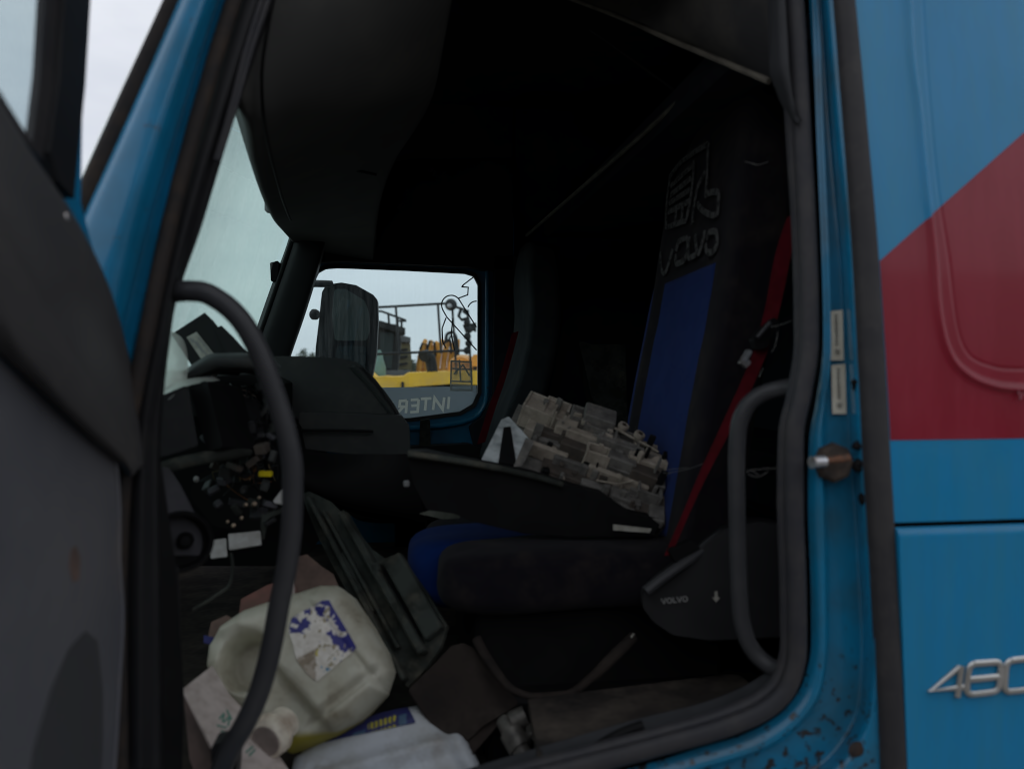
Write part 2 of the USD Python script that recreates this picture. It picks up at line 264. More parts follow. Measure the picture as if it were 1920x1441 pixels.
M['clus2'] = mat('dirty_grey_plastic', (0.13, 0.122, 0.110), 0.8, col2=(0.065, 0.06, 0.054), vs=35, bump=0.08, bs=200, dust=(0.25, 0.22, 0.18), ds=18, dr=(0.55, 0.8))
M['clus3'] = mat('brown_circuit_housing', (0.055, 0.043, 0.033), 0.8, col2=(0.03, 0.025, 0.02), vs=40, bump=0.08, bs=200, dust=(0.15, 0.125, 0.10), ds=20, dr=(0.55, 0.8))
M['mirrorfoil'] = mat('shiny_reflector', (0.62, 0.66, 0.66), 0.25, metal=0.25, bump=0.5, bs=40, col2=(0.25, 0.28, 0.28), vs=26, coat=0.6)
M['dirty'] = mat('dirty_greenish_plastic', (0.036, 0.042, 0.037), 0.8, col2=(0.016, 0.018, 0.015), vs=15, vr=(0.42, 0.58), bump=0.4, bs=110, dust=(0.085, 0.078, 0.060), ds=13, dr=(0.50, 0.72), bevel=0.003, spec=0.2)
M['board'] = mat('brown_fibre_board', (0.026, 0.020, 0.017), 0.9, col2=(0.016, 0.013, 0.012), vs=12, bump=0.4, bs=150, bevel=0.003, spec=0.15, dust=(0.042, 0.034, 0.028), ds=10)
M['floormat'] = mat('dusty_rubber_floor', (0.034, 0.028, 0.0245), 0.9, col2=(0.017, 0.015, 0.014), vs=11, bump=0.5, bs=110, dust=(0.085, 0.070, 0.056), ds=9, dr=(0.45, 0.75), spec=0.15)
M['metal_d'] = mat('greasy_metal', (0.14, 0.13, 0.115), 0.5, metal=0.5, col2=(0.06, 0.055, 0.05), vs=40, bump=0.3, bs=120)
M['door_pad'] = mat('door_pad_vinyl', (0.046, 0.044, 0.045), 0.62, col2=(0.060, 0.057, 0.055), vs=4, bump=0.2, bs=260, dust=(0.085, 0.078, 0.070), ds=7, dr=(0.55, 0.85), spec=0.3)
M['door_panel'] = mat('grey_door_panel', (0.088, 0.090, 0.102), 0.72, col2=(0.118, 0.117, 0.124), vs=3.5, bump=0.2, bs=240, dust=(0.15, 0.125, 0.105), ds=5.5, dr=(0.58, 0.8), spec=0.3)
M['pocket'] = mat('darker_door_pocket', (0.042, 0.043, 0.046), 0.7, bump=0.06, bs=300)
M['greytrim'] = mat('mid_grey_trim', (0.030, 0.031, 0.034), 0.65, col2=(0.020, 0.021, 0.023), vs=12, bump=0.1, bs=300, bevel=0.003, spec=0.25)
M['windscreen'] = glassmat('windscreen_glass', (0.57, 0.76, 0.71), 0.085, streak=(3, 5, 1.6), sc=2.2)
M['sideglass'] = glassmat('side_window_glass', (0.70, 0.83, 0.84), 0.012, streak=(9, 9, 0.5), sc=7)
M['doorglass'] = glassmat('door_window_glass', (0.66, 0.78, 0.80), 0.05, streak=(3, 3, 1.0), sc=4)
M['mirror'] = mat('mirror_glass', (0.055, 0.066, 0.058), 0.18, metal=0.0, dust=(0.085, 0.095, 0.085), ds=9, dr=(0.45, 0.9), stretch=(14, 14, 0.7))
M['mirrorback'] = mat('mirror_housing_plastic', (0.007, 0.008, 0.009), 0.55, col2=(0.012, 0.013, 0.0135), vs=9, stretch=(16, 16, 0.5), bump=0.05, bs=300, spec=0.2)
M['decal_grey'] = usdkit.material(stage, '/World/Looks/grey_window_film', {'t': ('transparent_bsdf', {'color': (0.45, 0.47, 0.49)}), 'd': ('translucent_bsdf', {'color': (0.36, 0.39, 0.41)}), 'm': ('mix_closure', {'fac': 0.86})}, [('t.BSDF', 'm.closure1'), ('d.BSDF', 'm.closure2')], surface='m.closure')
M['decal_white'] = usdkit.material(stage, '/World/Looks/pale_lettering', {'d': ('diffuse_bsdf', {'color': (0.5, 0.5, 0.48)}), 't': ('translucent_bsdf', {'color': (0.75, 0.75, 0.71)}), 'm': ('mix_closure', {'fac': 0.7})}, [('d.BSDF', 'm.closure1'), ('t.BSDF', 'm.closure2')], surface='m.closure')
M['decal_black'] = mat('black_decal_line', (0.012, 0.014, 0.016), 0.5)
M['decal_pale'] = usdkit.material(stage, '/World/Looks/pale_sticker_film', {'t': ('transparent_bsdf', {'color': (0.8, 0.8, 0.8)}), 'd': ('diffuse_bsdf', {'color': (0.62, 0.64, 0.64)}), 'm': ('mix_closure', {'fac': 0.22})}, [('t.BSDF', 'm.closure1'), ('d.BSDF', 'm.closure2')], surface='m.closure')
M['decal_pale2'] = mat('pale_sticker_print', (0.55, 0.56, 0.55), 0.6)
M['yellow'] = mat('machine_yellow_paint', (0.90, 0.52, 0.035), 0.5, col2=(0.80, 0.44, 0.025), vs=1.2, dust=(0.6, 0.38, 0.12), ds=1.6, dr=(0.5, 0.9))
M['orange'] = mat('machine_orange_paint', (0.72, 0.32, 0.035), 0.5, col2=(0.6, 0.24, 0.03), vs=2)
M['mdark'] = mat('machine_black_paint', (0.010, 0.011, 0.012), 0.6, col2=(0.017, 0.018, 0.018), vs=2, spec=0.25)
M['mgrey'] = mat('machine_grey_paint', (0.07, 0.075, 0.075), 0.6, col2=(0.1, 0.1, 0.1), vs=2)
M['olive'] = mat('olive_brown_paint', (0.10, 0.095, 0.052), 0.6, col2=(0.16, 0.13, 0.05), vs=2.4)
M['teal'] = mat('teal_painted_metal', (0.10, 0.19, 0.17), 0.5, col2=(0.14, 0.24, 0.21), vs=2)
M['mglass'] = mat('machine_cab_glass', (0.02, 0.028, 0.028), 0.3, spec=0.3)
M['gravel'] = mat('yard_gravel', (0.16, 0.15, 0.135), 0.95, col2=(0.09, 0.085, 0.08), vs=3.0, bump=0.8, bs=14, dust=(0.22, 0.205, 0.18), ds=0.5)
M['leaf'] = mat('far_foliage', (0.05, 0.062, 0.04), 0.9, col2=(0.07, 0.08, 0.05), vs=1.5)
M['bark'] = mat('tree_bark', (0.07, 0.06, 0.05), 0.9)
M['dustytrim'] = mat('dusty_dark_trim', (0.032, 0.032, 0.033), 0.9, col2=(0.058, 0.054, 0.049), vs=4, bump=0.2, bs=90, dust=(0.085, 0.078, 0.066), ds=4, dr=(0.45, 0.85), spec=0.15)
M['dustyedge'] = mat('dusty_trim_edge', (0.16, 0.145, 0.115), 0.95, col2=(0.09, 0.08, 0.066), vs=20)
M['scar'] = mat('chipped_pink_paint', (0.32, 0.10, 0.12), 0.6)
M['wallsteel'] = mat('dark_steel_sheet', (0.030, 0.034, 0.034), 0.75, col2=(0.05, 0.042, 0.036), vs=1.5, spec=0.2)
M['print2'] = mat('worn_grey_lettering', (0.22, 0.22, 0.21), 0.6)
M['seatgrey'] = mat('dark_grey_seat_cloth', (0.024, 0.029, 0.032), 0.95, col2=(0.035, 0.040, 0.042), vs=12, bump=0.4, bs=700, spec=0.06, dust=(0.05, 0.048, 0.042), ds=8, dr=(0.5, 0.8))
M['endgrey'] = mat('scuffed_grey_end_panel', (0.055, 0.054, 0.062), 0.6, col2=(0.034, 0.034, 0.038), vs=14, bump=0.15, bs=200, dust=(0.10, 0.095, 0.09), ds=18, dr=(0.55, 0.8), spec=0.3)
M['darkrust'] = mat('dark_rust', (0.030, 0.017, 0.012), 0.85, col2=(0.010, 0.009, 0.009), vs=60, bump=0.5, bs=200)
M['web'] = mat('cobweb_silk', (0.16, 0.155, 0.145), 0.9)
M['film'] = usdkit.material(stage, '/World/Looks/crumpled_clear_film', {'t': ('transparent_bsdf', {'color': (0.88, 0.9, 0.88)}), 'd': ('principled_bsdf', {'base_color': (0.55, 0.57, 0.52), 'roughness': 0.3}), 'm': ('mix_closure', {'fac': 0.42})}, [('t.BSDF', 'm.closure1'), ('d.BSDF', 'm.closure2')], surface='m.closure')
# milky canister plastic; the yellowish liquid inside tints the wall up to its level
M['jug'] = usdkit.material(stage, '/World/Looks/milky_canister_plastic', {
    'g': ('geometry', {}), 's': ('separate_xyz', {}), 'lv': ('map_range', {'from_min': 1.340, 'from_max': 1.352, 'to_min': 1.0, 'to_max': 0.0}), 'n': ('noise_texture', {'scale': 14.0, 'detail': 6.0, 'roughness': 0.65}),
    'r': ('rgb_ramp', {'ramp': [(0.40, (0.70, 0.685, 0.58)), (0.60, (0.58, 0.55, 0.44)), (0.80, (0.30, 0.25, 0.175))]}), 'm': ('mix', {'color2': (0.44, 0.38, 0.07)}),
    'p': ('principled_bsdf', {'roughness': 0.42}), 't': ('translucent_bsdf', {}), 'mc': ('mix_closure', {'fac': 0.42})},
    [('g.position', 'n.vector'), ('g.position', 's.vector'), ('s.z', 'lv.value'), ('n.fac', 'r.fac'), ('r.color', 'm.color1'), ('lv.result', 'm.fac'), ('m.color', 'p.base_color'), ('m.color', 't.color'), ('p.BSDF', 'mc.closure1'), ('t.BSDF', 'mc.closure2')], surface='mc.closure')
M['jugw'] = mat('white_canister_plastic', (0.46, 0.49, 0.52), 0.45, col2=(0.34, 0.345, 0.34), vs=12, dust=(0.22, 0.19, 0.16), ds=11, dr=(0.52, 0.82))
M['cap'] = mat('beige_screw_cap', (0.74, 0.68, 0.56), 0.5, col2=(0.45, 0.37, 0.29), vs=28, dust=(0.3, 0.2, 0.13), ds=16, dr=(0.55, 0.75))
M['capface'] = mat('stained_cap_top', (0.24, 0.195, 0.175), 0.65, col2=(0.15, 0.12, 0.105), vs=30)
M['label'] = attr_mat('worn_label_print')

# ------------------------------------------------------------------ things
used = {}
def unique(parent, name):
    k = (parent, name); n = used.get(k, 0); used[k] = n + 1; return name if n == 0 else f'{name}_{n:03d}'
class Thing:
    def __init__(s, name, label, category=None, group=None, kind=None):
        s.path = '/World/' + unique('/World', name); s.items = []; s.data = dict(label=label, category=category, group=group, kind=kind); UsdGeom.Xform.Define(stage, s.path)
    def add(s, name, mesh, m, parent=None, label=None, smooth=35, colors=None):
        base = parent or s.path; path = base + '/' + unique(base, name); s.items.append((path, mesh, M[m] if isinstance(m, str) else m, label, smooth, colors)); return path
    def done(s):
        lo = np.min([np.min(i[1].vertices, 0) for i in s.items], 0); hi = np.max([np.max(i[1].vertices, 0) for i in s.items], 0); o = A([(lo[0] + hi[0]) / 2, (lo[1] + hi[1]) / 2, lo[2]])
        x = UsdGeom.Xform.Get(stage, s.path); x.AddTranslateOp().Set(Gf.Vec3d(*map(float, o)))
        for k, v in s.data.items():
            if v: x.GetPrim().SetCustomDataByKey(k, v)
        for path, mesh, m, label, smooth, colors in s.items:
            mm = trimesh.Trimesh(mesh.vertices - o, mesh.faces, process=False); g = usdkit.mesh(stage, path, mm, m, smooth=True if colors is not None else smooth)
            if colors is not None: UsdGeom.PrimvarsAPI(g).CreatePrimvar('print', Sdf.ValueTypeNames.Color3fArray, 'vertex').Set(Vt.Vec3fArray.FromNumpy(np.asarray(colors, np.float32)))
            if label: g.GetPrim().SetCustomDataByKey('label', label)
def one(name, label, category, mesh, m, group=None, kind=None, smooth=35):
    path = '/World/' + unique('/World', name); g = usdkit.mesh(stage, path, mesh, M[m], smooth=smooth)
    for k, v in dict(label=label, category=category, group=group, kind=kind).items():
        if v: g.GetPrim().SetCustomDataByKey(k, v)

# ---- ground
gx = np.r_[np.linspace(-600, -40, 12), np.linspace(-36, 60, 40), np.linspace(70, 600, 12)]; gy = np.r_[np.linspace(-600, -30, 10), np.linspace(-26, 70, 40), np.linspace(80, 900, 12)]
GX, GY = np.meshgrid(gx, gy, indexing='ij'); gp = np.stack([GX, GY, 0 * GX], -1); gp[..., 2] = 0.03 * np.asarray(meshkit.fbm(gp.reshape(-1, 3) * 0.2)).reshape(GX.shape) - 0.02
one('ground', 'pale gravel yard stretching to the horizon behind the machines', None, sheet(gp), 'gravel', kind='structure', smooth=True)

WL = Thing('yard_wall', 'tall dark corrugated steel wall along the yard opposite the open cab door', 'wall')
for k in range(16):
    xa = -48 + k * 6.0; cx_ = np.linspace(0, 5.96, 61); zz_ = np.array([0.0, 4.9]); gw = np.stack(np.meshgrid(xa + cx_, zz_, indexing='ij'), -1); gw = np.stack([gw[..., 0], -9.0 + 0.03 * np.sign(np.sin(gw[..., 0] * 21.0)), gw[..., 1]], -1)
    WL.add('wall_sheet', shell(gw, 0.01), 'wallsteel'); WL.add('wall_post', box([xa, -9.12, 2.4], [.14, .14, 4.8], .01), 'mdark')
WL.done()
# ================================================================== THE TRUCK CAB
T = Thing('truck_cab', 'blue truck cab with a red side stripe seen through its open driver door', 'truck')
# ---- side panel with its pressed border
seal_r = Ss([(1560, -500), (1578, -250), (1603, 0), (1626, 240), (1647, 480), (1668, 830), (1677, 985), (1700, 1441), (1716, 1800)])
zs_, xs_ = seal_r[::-1, 2], seal_r[::-1, 0]
def seal_x(zz): return np.interp(zz, zs_, xs_)
bead = Ss([(1690, -250), (1696, -100), (1703, 0), (1707, 80), (1723, 213), (1730, 287), (1737, 357), (1750, 477), (1757, 570), (1766, 625), (1781, 667), (1803, 694), (1840, 716), (1885, 727), (1925, 729)])
bead = np.vstack([resample(bead, 200), [[2.2, 0, bead[-1, 2]]]])
groove = Ss([(1722, -250), (1728, -60), (1736, 80), (1750, 260), (1762, 370), (1779, 480), (1794, 600), (1804, 640), (1822, 668), (1850, 682), (1885, 690), (1925, 691)])
groove = np.vstack([resample(groove, 200), [[2.2, 0, groove[-1, 2]]]])
def line_dist(x, zz, ln):
    g = LineString(ln[:, [0, 2]]); return shapely.distance(shapely.points(np.stack([np.ravel(x), np.ravel(zz)], 1)), g).reshape(np.shape(x))
pin_poly = Polygon(np.vstack([bead[:, [0, 2]], [[2.2, 3.4], [bead[0, 0], 3.4]]]))
def press(x, zz):
    d1 = line_dist(x, zz, bead); d2 = line_dist(x, zz, groove); ins = shapely.contains_xy(pin_poly, np.ravel(x), np.ravel(zz)).reshape(np.shape(x)); sg = np.where(ins, 1, -1) * d1
    return -0.0062 * np.exp(-(d1 / 0.0052) ** 2) + 0.0012 / (1 + np.exp(-np.clip(sg / 0.0025, -50, 50))) + 0.0013 * np.exp(-(d2 / 0.0022) ** 2)
z_gap = Ss([(1683, 978), (1920, 972)])[:, 2].mean()
xf = np.r_[np.linspace(0, 0.36, 200), np.linspace(0.4, 1.5, 14)]
def side_grid(z_of, n, off=0.0, xl=None):
    rows = []
    for j in range(n):
        rows.append(z_of(j / (n - 1)))
    return rows
zz = np.r_[np.linspace(z_gap, 2.75, 420), np.linspace(2.78, 3.25, 12)]; X = seal_x(zz)[None, :] + 0.0 * xf[:, None] + xf[:, None]; Z = np.broadcast_to(zz, X.shape)
G = np.stack([X, yside(Z) + press(X, Z), Z], -1); side = T.add('side_panel', shell(G, 0.012), 'blue', label='upper rear side panel in blue paint')
a, b = S(1650, 488), S(1920, 248); rb = Ss([(1668, 825), (1920, 820)])
def z_top(x): return a[2] + (x - a[0]) * (b[2] - a[2]) / (b[0] - a[0])
zb = rb[:, 2].mean(); us = np.r_[np.linspace(0, 1, 200) * 0.36, np.linspace(0.365, 1.5, 160)]; vs_ = np.linspace(0, 1, 300); cols = []
for u in us:
    zlo = zb; zhi = min(z_top(float(seal_x(2.2)) + u), 3.2); zc = zlo + (zhi - zlo) * vs_; xc = seal_x(zc) + 0.0015 + u; cols.append(np.stack([xc, 0 * xc, zc], -1))
R_ = A(cols)
for j in range(len(vs_)):   # the slanting upper edge is a straight line on the panel
    R_[:, j, 2] = zb + (np.minimum(z_top(R_[:, -1, 0]), 3.2) - zb) * vs_[j]; R_[:, j, 0] = seal_x(R_[:, j, 2]) + 0.0015 + us
R_[..., 1] = yside(R_[..., 2]) + press(R_[..., 0], R_[..., 2]) - 0.0007
T.add('red_stripe', sheet(R_), 'red', side)
scar = S(1908, 738); T.add('paint_scar', tube([scar + [-.004, -.006, .006], scar + [0.0005, -.006, -.008], scar + [.005, -.006, .002]], [0.0012, 0.0018, 0.0012], 8), 'scar', side)
# ---- lower panel with the model number
zl = np.r_[z_gap - 0.0075 - 0.02 * (1 - np.cos(np.linspace(0, np.pi / 2, 14))), np.linspace(z_gap - 0.04, 0.75, 60)]; xl = np.r_[np.linspace(0, 0.4, 30), 0.9, 1.5]
edge = np.clip((z_gap - 0.0075 - zl) / 0.014, 0, 1); prof = 0.012 * (1 - np.sqrt(1 - (1 - edge) ** 2)) - 0.002
zl2 = z_gap - 0.0075 - 0.0 * zl + (zl - zl[0]); Xl = seal_x(zl)[None, :] + xl[:, None]
low = T.add('lower_panel', shell(np.stack([Xl, np.broadcast_to(prof, Xl.shape), np.broadcast_to(zl, Xl.shape)], -1), 0.012), 'blue', label='lower side panel carrying the model number')
T.add('panel_gap', box([1.62, 0.03, z_gap - 0.004], [1.7, 0.02, 0.05]), 'dark')
for st in ([[(1799, 1249), (1744, 1293), (1806, 1287)], [(1803, 1247), (1795, 1305)]],
           [[(1826, 1243), (1868, 1240), (1876, 1246), (1872, 1288), (1864, 1295), (1822, 1300), (1813, 1294), (1818, 1250), (1826, 1243)], [(1816, 1273), (1874, 1267)]],
           [[(1896, 1237), (1936, 1233), (1944, 1240), (1940, 1282), (1931, 1290), (1893, 1295), (1884, 1288), (1888, 1244), (1896, 1237)]]):
    ms = [tube(A([P(x, y, -0.005) for x, y in seg]) if len(seg) < 4 else resample(A([P(x, y, -0.005) for x, y in seg]), 60), 0.0050, 10, flat=0.62, flatdir=A([0, 1.0, 0])) for seg in st]
    T.add('badge_digit', cat(ms), 'chrome', low)
# ---- rubber strip behind the door opening
L_ = Ss([(1520, -500), (1541, -250), (1563, 0), (1582, 240), (1600, 480), (1618, 830), (1628, 985), (1652, 1441), (1668, 1800)], 0.012)
R0 = Ss([(1560, -500), (1578, -250), (1603, 0), (1626, 240), (1647, 480), (1668, 830), (1677, 985), (1700, 1441), (1716, 1800)], 0.004)
mids = [L_ * (1 - t) + R0 * t + A([0, -1, 0]) * h for t, h in ((0.0, -0.004), (0.06, 0.006), (0.2, 0.011), (0.5, 0.013), (0.8, 0.010), (0.95, 0.004), (1.0, -0.008))]
T.add('rubber_strip', shell(loft(mids, 13, 90), 0.015), 'rubber')
# ---- door jamb
rows = [  # A, B (lip), B2, C2 (channel), C (ridge), D
    [(1500, -250), (1514, -250), (1519, -250), (1523, -250), (1530, -250), (1545, -250)],
    [(1517, 0), (1530, 0), (1535, 0), (1541, 0), (1549, 0), (1565, 0)], [(1530, 240), (1538, 240), (1542, 240), (1556, 240), (1569, 240), (1584, 240)],
    [(1541, 480), (1548, 480), (1552, 480), (1576, 480), (1590, 480), (1602, 480)], [(1543, 640), (1552, 640), (1556, 640), (1586, 640), (1598, 640), (1612, 640)],
    [(1530, 750), (1545, 750), (1550, 750), (1591, 750), (1603, 750), (1616, 750)], [(1517, 830), (1540, 830), (1545, 830), (1594, 830), (1608, 830), (1620, 830)],
    [(1515, 960), (1543, 960), (1549, 960), (1605, 960), (1617, 960), (1629, 960)], [(1520, 1100), (1546, 1100), (1551, 1100), (1613, 1100), (1626, 1100), (1636, 1100)],
    [(1521, 1200), (1547, 1200), (1552, 1200), (1618, 1205), (1634, 1205), (1643, 1205)], [(1507, 1275), (1537, 1285), (1542, 1290), (1612, 1312), (1628, 1322), (1640, 1330)],
    [(1470, 1330), (1500, 1348), (1506, 1354), (1576, 1392), (1595, 1404), (1613, 1414)], [(1400, 1373), (1428, 1400), (1434, 1407), (1520, 1445), (1536, 1457), (1562, 1470)],
    [(1300, 1404), (1318, 1436), (1323, 1443), (1400, 1490), (1412, 1503), (1425, 1518)], [(1180, 1440), (1190, 1478), (1193, 1486), (1212, 1535), (1216, 1546), (1220, 1560)], [(900, 1505), (905, 1545), (908, 1552), (915, 1600), (918, 1612), (922, 1625)], [(500, 1570), (505, 1610), (508, 1618), (515, 1660), (518, 1670), (520, 1680)]]
offs = [0.058, 0.040, 0.064, 0.060, 0.024, 0.014]
rails = [A([S(r[k][0], r[k][1], offs[k]) for r in rows]) for k in range(6)]
jamb = T.add('door_jamb', shell(loft(rails, 26, 170, by_index=True), 0.006), 'blue_sill', label='blue painted door jamb with chips and rust', smooth=50)
T.add('jamb_corner', slab([(1640, 1195), (1642, 1330), (1613, 1412), (1562, 1468), (1425, 1516), (1220, 1558), (1220, 1900), (1690, 1900), (1660, 1441)], 0.016, 0.01), 'blue_sill')
hole = S(1606, 1404, 0.0155); T.add('rust_hole', lathe([(0, 0.003), (0.006, 0.003), (0.011, 0.0015), (0.014, 0)], hole, [0, -1, 0], 16), 'darkrust')
for y0, y1, x0, x1 in ((580, 675, 1556, 1582), (681, 775, 1559, 1587)):
    k = 0.0585; pts = [S(x0, y0 + 3, k), S(x1 - 2, y0, k), S(x1, y1, k), S(x0 + 2, y1, k)]
    pl = plane3(pts[0], pts[1], pts[2]); o, ex, ey, n = pl; w = A(pts) - o; q = Polygon(np.stack([w @ ex, w @ ey], 1)); st = T.add('jamb_label', extrude_on(q, pl, 0.001), 'sticker', jamb)
    c = A(q.centroid.coords[0]); L = []; hh = q.bounds[3] - q.bounds[1]
    for t in np.linspace(-0.40, 0.18, 13):
        L.append(Polygon([(c[0] - .003 + rng.uniform(-.0006, 0), c[1] + -t * hh - .0012), (c[0] + .002 + rng.uniform(0, .0012), c[1] - t * hh - .0012), (c[0] + .002, c[1] - t * hh + .0009), (c[0] - .003, c[1] - t * hh + .0009)]))
    L.append(Point(c[0], c[1] - 0.33 * hh).buffer(0.0052).difference(Point(c[0], c[1] - 0.33 * hh).buffer(0.0043))); L.append(shapely.box(c[0] - .002, c[1] - .33 * hh - .002, c[0] + .002, c[1] - .33 * hh + .002))
    T.add('jamb_print', extrude_on(shapely.union_all(L), pl, 0.0006, 0.0004), 'ink', jamb)
# striker: rusty octagonal plate, a stem and a bright pin
c = S(1561, 866, 0.038); ax = unit(A([-0.05, -1, 0.04])); octo = lathe([(0, 0.013), (0.026, 0.013), (0.031, 0.009), (0.033, 0.0)], c, ax, 8); stk = T.add('striker_plate', octo, 'rust', smooth=25)
T.add('striker_stem', tube([P(1546, 864, 0.022), P(1592, 857, 0.020)], 0.0055, 12), 'redrust', stk); T.add('striker_pin', tube([P(1522, 866, 0.014), P(1545, 864, 0.020)], [0.0095, 0.009], 18), 'steel', stk)
# bolts and holes down the jamb edge
for x, y in ((1604, 722), (1608, 832), (1612, 872), (1622, 935)):
    m = trimesh.creation.icosphere(3, 0.0062); m.apply_scale([rng.uniform(.5, 1.0), .25, rng.uniform(.5, 1.6)]); rough(m, 0.010, 170, x); m.apply_translation(S(x, y, 0.023)); T.add('jamb_blot', m, 'dark', jamb)
# ---- inner door seal
path = [(1472, -250), (1490, 0), (1503, 240), (1515, 480), (1517, 640), (1504, 735), (1489, 815), (1489, 960), (1494, 1100), (1495, 1215), (1478, 1285), (1437, 1328), (1360, 1362), (1250, 1393), (1130, 1425), (900, 1480), (560, 1550)]
p1 = resample(Ss(path, 0.045), 160); T.add('door_seal', cat([tube(p1, 0.0155, 14, flat=0.8, flatdir=A([0, 1.0, 0]))]), 'seal')
path2 = [(1448, -250), (1466, 0), (1483, 240), (1497, 480), (1500, 640), (1487, 732), (1470, 815), (1468, 960), (1473, 1100), (1474, 1205), (1460, 1268), (1422, 1306), (1345, 1340), (1235, 1372), (1110, 1405), (890, 1460), (560, 1530)]
T.add('seal_lip', tube(resample(Ss(path2, 0.060), 160), 0.0095, 10), 'seal')
T.add('sill_trim', shell(loft([Ss([(1462, 1270), (1424, 1312), (1350, 1345), (1240, 1378), (1120, 1410), (900, 1468)], 0.07), Ss([(1448, 1262), (1408, 1298), (1335, 1328), (1220, 1360), (1090, 1398), (880, 1455)], 0.10), Ss([(1440, 1256), (1395, 1285), (1320, 1315), (1200, 1345), (1060, 1385), (860, 1445)], 0.12)], 7, 50), 0.01), 'greytrim')
# ---- front (windscreen) pillar, from the outside in
def rail(pts, off): return Ss(pts, off)
F0 = rail([(425, -250), (312, 0), (200, 240), (120, 420), (40, 600), (-100, 900)], 0.07)
F1 = rail([(440, -250), (335, 0), (231, 240), (150, 420), (72, 600), (-60, 900)], 0.035)
F2 = rail([(455, -250), (352, 0), (250, 240), (172, 420), (98, 600), (-30, 900)], 0.004)
F3 = rail([(478, -250), (380, 0), (292, 240), (228, 420), (165, 600), (60, 900)], 0.0)
F4 = rail([(495, -250), (399, 0), (318, 240), (262, 420), (215, 600), (130, 900)], 0.022)
F5 = rail([(505, -250), (410, 0), (333, 240), (280, 420), (236, 600), (160, 900)], 0.056)
F6 = rail([(520, -250), (426, 0), (352, 240), (300, 420), (258, 600), (190, 900)], 0.050)
pil = T.add('front_pillar', shell(loft([F1, F2, F3, F4, F5, F6], 26, 70), 0.008), 'blue_jamb', label='blue painted windscreen pillar', smooth=60)
T.add('windscreen_rubber', shell(loft([F0, (F0 + F1) / 2 + [0, -.022, 0], F1], 9, 60), 0.01), 'oldrubber', pil)
S1 = rail([(530, -250), (438, 0), (365, 240), (318, 420), (280, 600), (235, 850), (222, 1100), (225, 1441)], 0.047); T.add('pillar_seal', tube(resample(S1, 80), 0.0115, 12), 'oldrubber', pil)
S2 = rail([(545, -250), (452, 0), (380, 240), (330, 420), (290, 600), (250, 850), (238, 1100), (240, 1441)], 0.06)
I = [S2, rail([(570, -250), (478, 0), (402, 240), (350, 420), (308, 600), (268, 850), (262, 1100), (262, 1441)], 0.052), rail([(590, -250), (496, 0), (420, 240), (366, 420), (318, 600), (285, 850), (285, 1100), (285, 1441)], 0.075),
     rail([(600, -250), (508, 0), (432, 240), (376, 420), (322, 600), (296, 850), (298, 1100), (300, 1441)], 0.085), rail([(605, -250), (516, 0), (434, 240), (381, 415), (324, 600), (301, 850), (305, 1100), (310, 1441)], 0.12), rail([(580, -250), (490, 0), (428, 240), (376, 415), (318, 600), (296, 850), (300, 1100), (305, 1441)], 0.20)]
T.add('pillar_trim', shell(loft(I, 24, 90), 0.006), 'trim', pil, smooth=60)
for o_ in (0.0, 12.0):
    T.add('trim_bead', tube(resample(rail([(560 + o_, -250), (490 + o_, 0), (462 + o_ * .8, 90), (430 + o_ * .5, 215), (405 + o_ * .3, 300)], 0.060), 40), 0.0042, 8), 'seal', pil)
# ---- windscreen glass across the cab front
wl = Ss([(425, -250), (312, 0), (200, 240), (40, 600), (-80, 860)], 0.085); wr = Ps([(585, 250, 2.3), (565, 350, 2.3), (545, 435, 2.3), (482, 640, 2.3), (440, 780, 2.3)])
wm = [(wl * (1 - t) + wr * t) + A([-0.16 * math.sin(math.pi * t), 0, 0]) for t in (0.33, 0.66)]
T.add('windscreen', shell(loft([wl] + wm + [wr], 20, 24), 0.006), 'windscreen', smooth=True)
# ---- far (passenger) pillar
T.add('far_pillar', shell(loft([Ps([(560, 360, 2.26), (543, 440, 2.26), (505, 545, 2.26), (470, 645, 2.26), (420, 780, 2.26)]), Ps([(588, 360, 2.17), (565, 450, 2.17), (530, 560, 2.17), (498, 650, 2.17), (455, 780, 2.17)]), Ps([(625, 400, 2.19), (596, 500, 2.19), (568, 590, 2.19), (542, 668, 2.19), (505, 780, 2.19)]), Ps([(630, 400, 2.3), (600, 500, 2.3), (572, 590, 2.3), (545, 668, 2.3), (508, 780, 2.3)])], 16, 40), 0.02), 'trim', smooth=60)
T.add('pillar_rib', tube(Ps([(552, 440, 2.2), (517, 545, 2.2), (484, 640, 2.2)]), 0.012, 10, 20), 'dark'); T.add('mirror_bracket', slab([(506, 492), (523, 488), (520, 524), (508, 528)], 2.22, 0.05, 0.006), 'dark')
# ---- overhead shelf above the windscreen
Fr = Ps([(478, -60, .17), (436, 150, .2), (449, 206, .25), (471, 300, .55), (504, 395, 1.2), (540, 443, 2.1), (562, 470, 2.32)])
Fu = Fr + A([[-.05, 0, .16]] * 7); 
Re = Ps([(850, -80, .3), (828, 60, .45), (800, 200, .7), (735, 310, 1.2), (712, 370, 1.6), (700, 440, 2.1), (698, 492, 2.32)])
F_in = Fr + A([[.010, 0, -.004]] * 7); Mi = Fr * .5 + Re * .5; Rw = Re + A([[.03, 0, .5]] * 7)
sh = T.add('overhead_shelf', shell(loft([Fu, Fr, F_in, Fr * .82 + Re * .18, Mi, Fr * .15 + Re * .85, Re, Re + A([[.012, 0, .02]] * 7), Rw], 60, 60), 0.012), 'shelf', label='dark shelf over the windscreen', smooth=50)
T.add('shelf_slot', tube(Ps([(573, 301, .93), (600, 304, .98), (640, 312, 1.04), (705, 327, 1.12)]), 0.004, 8, 20), 'dark', sh); T.add('shelf_latch', tube(Ps([(583, 284, .86), (590, 290, .88), (630, 296, .98)]), 0.003, 8, 12), 'handle', sh)
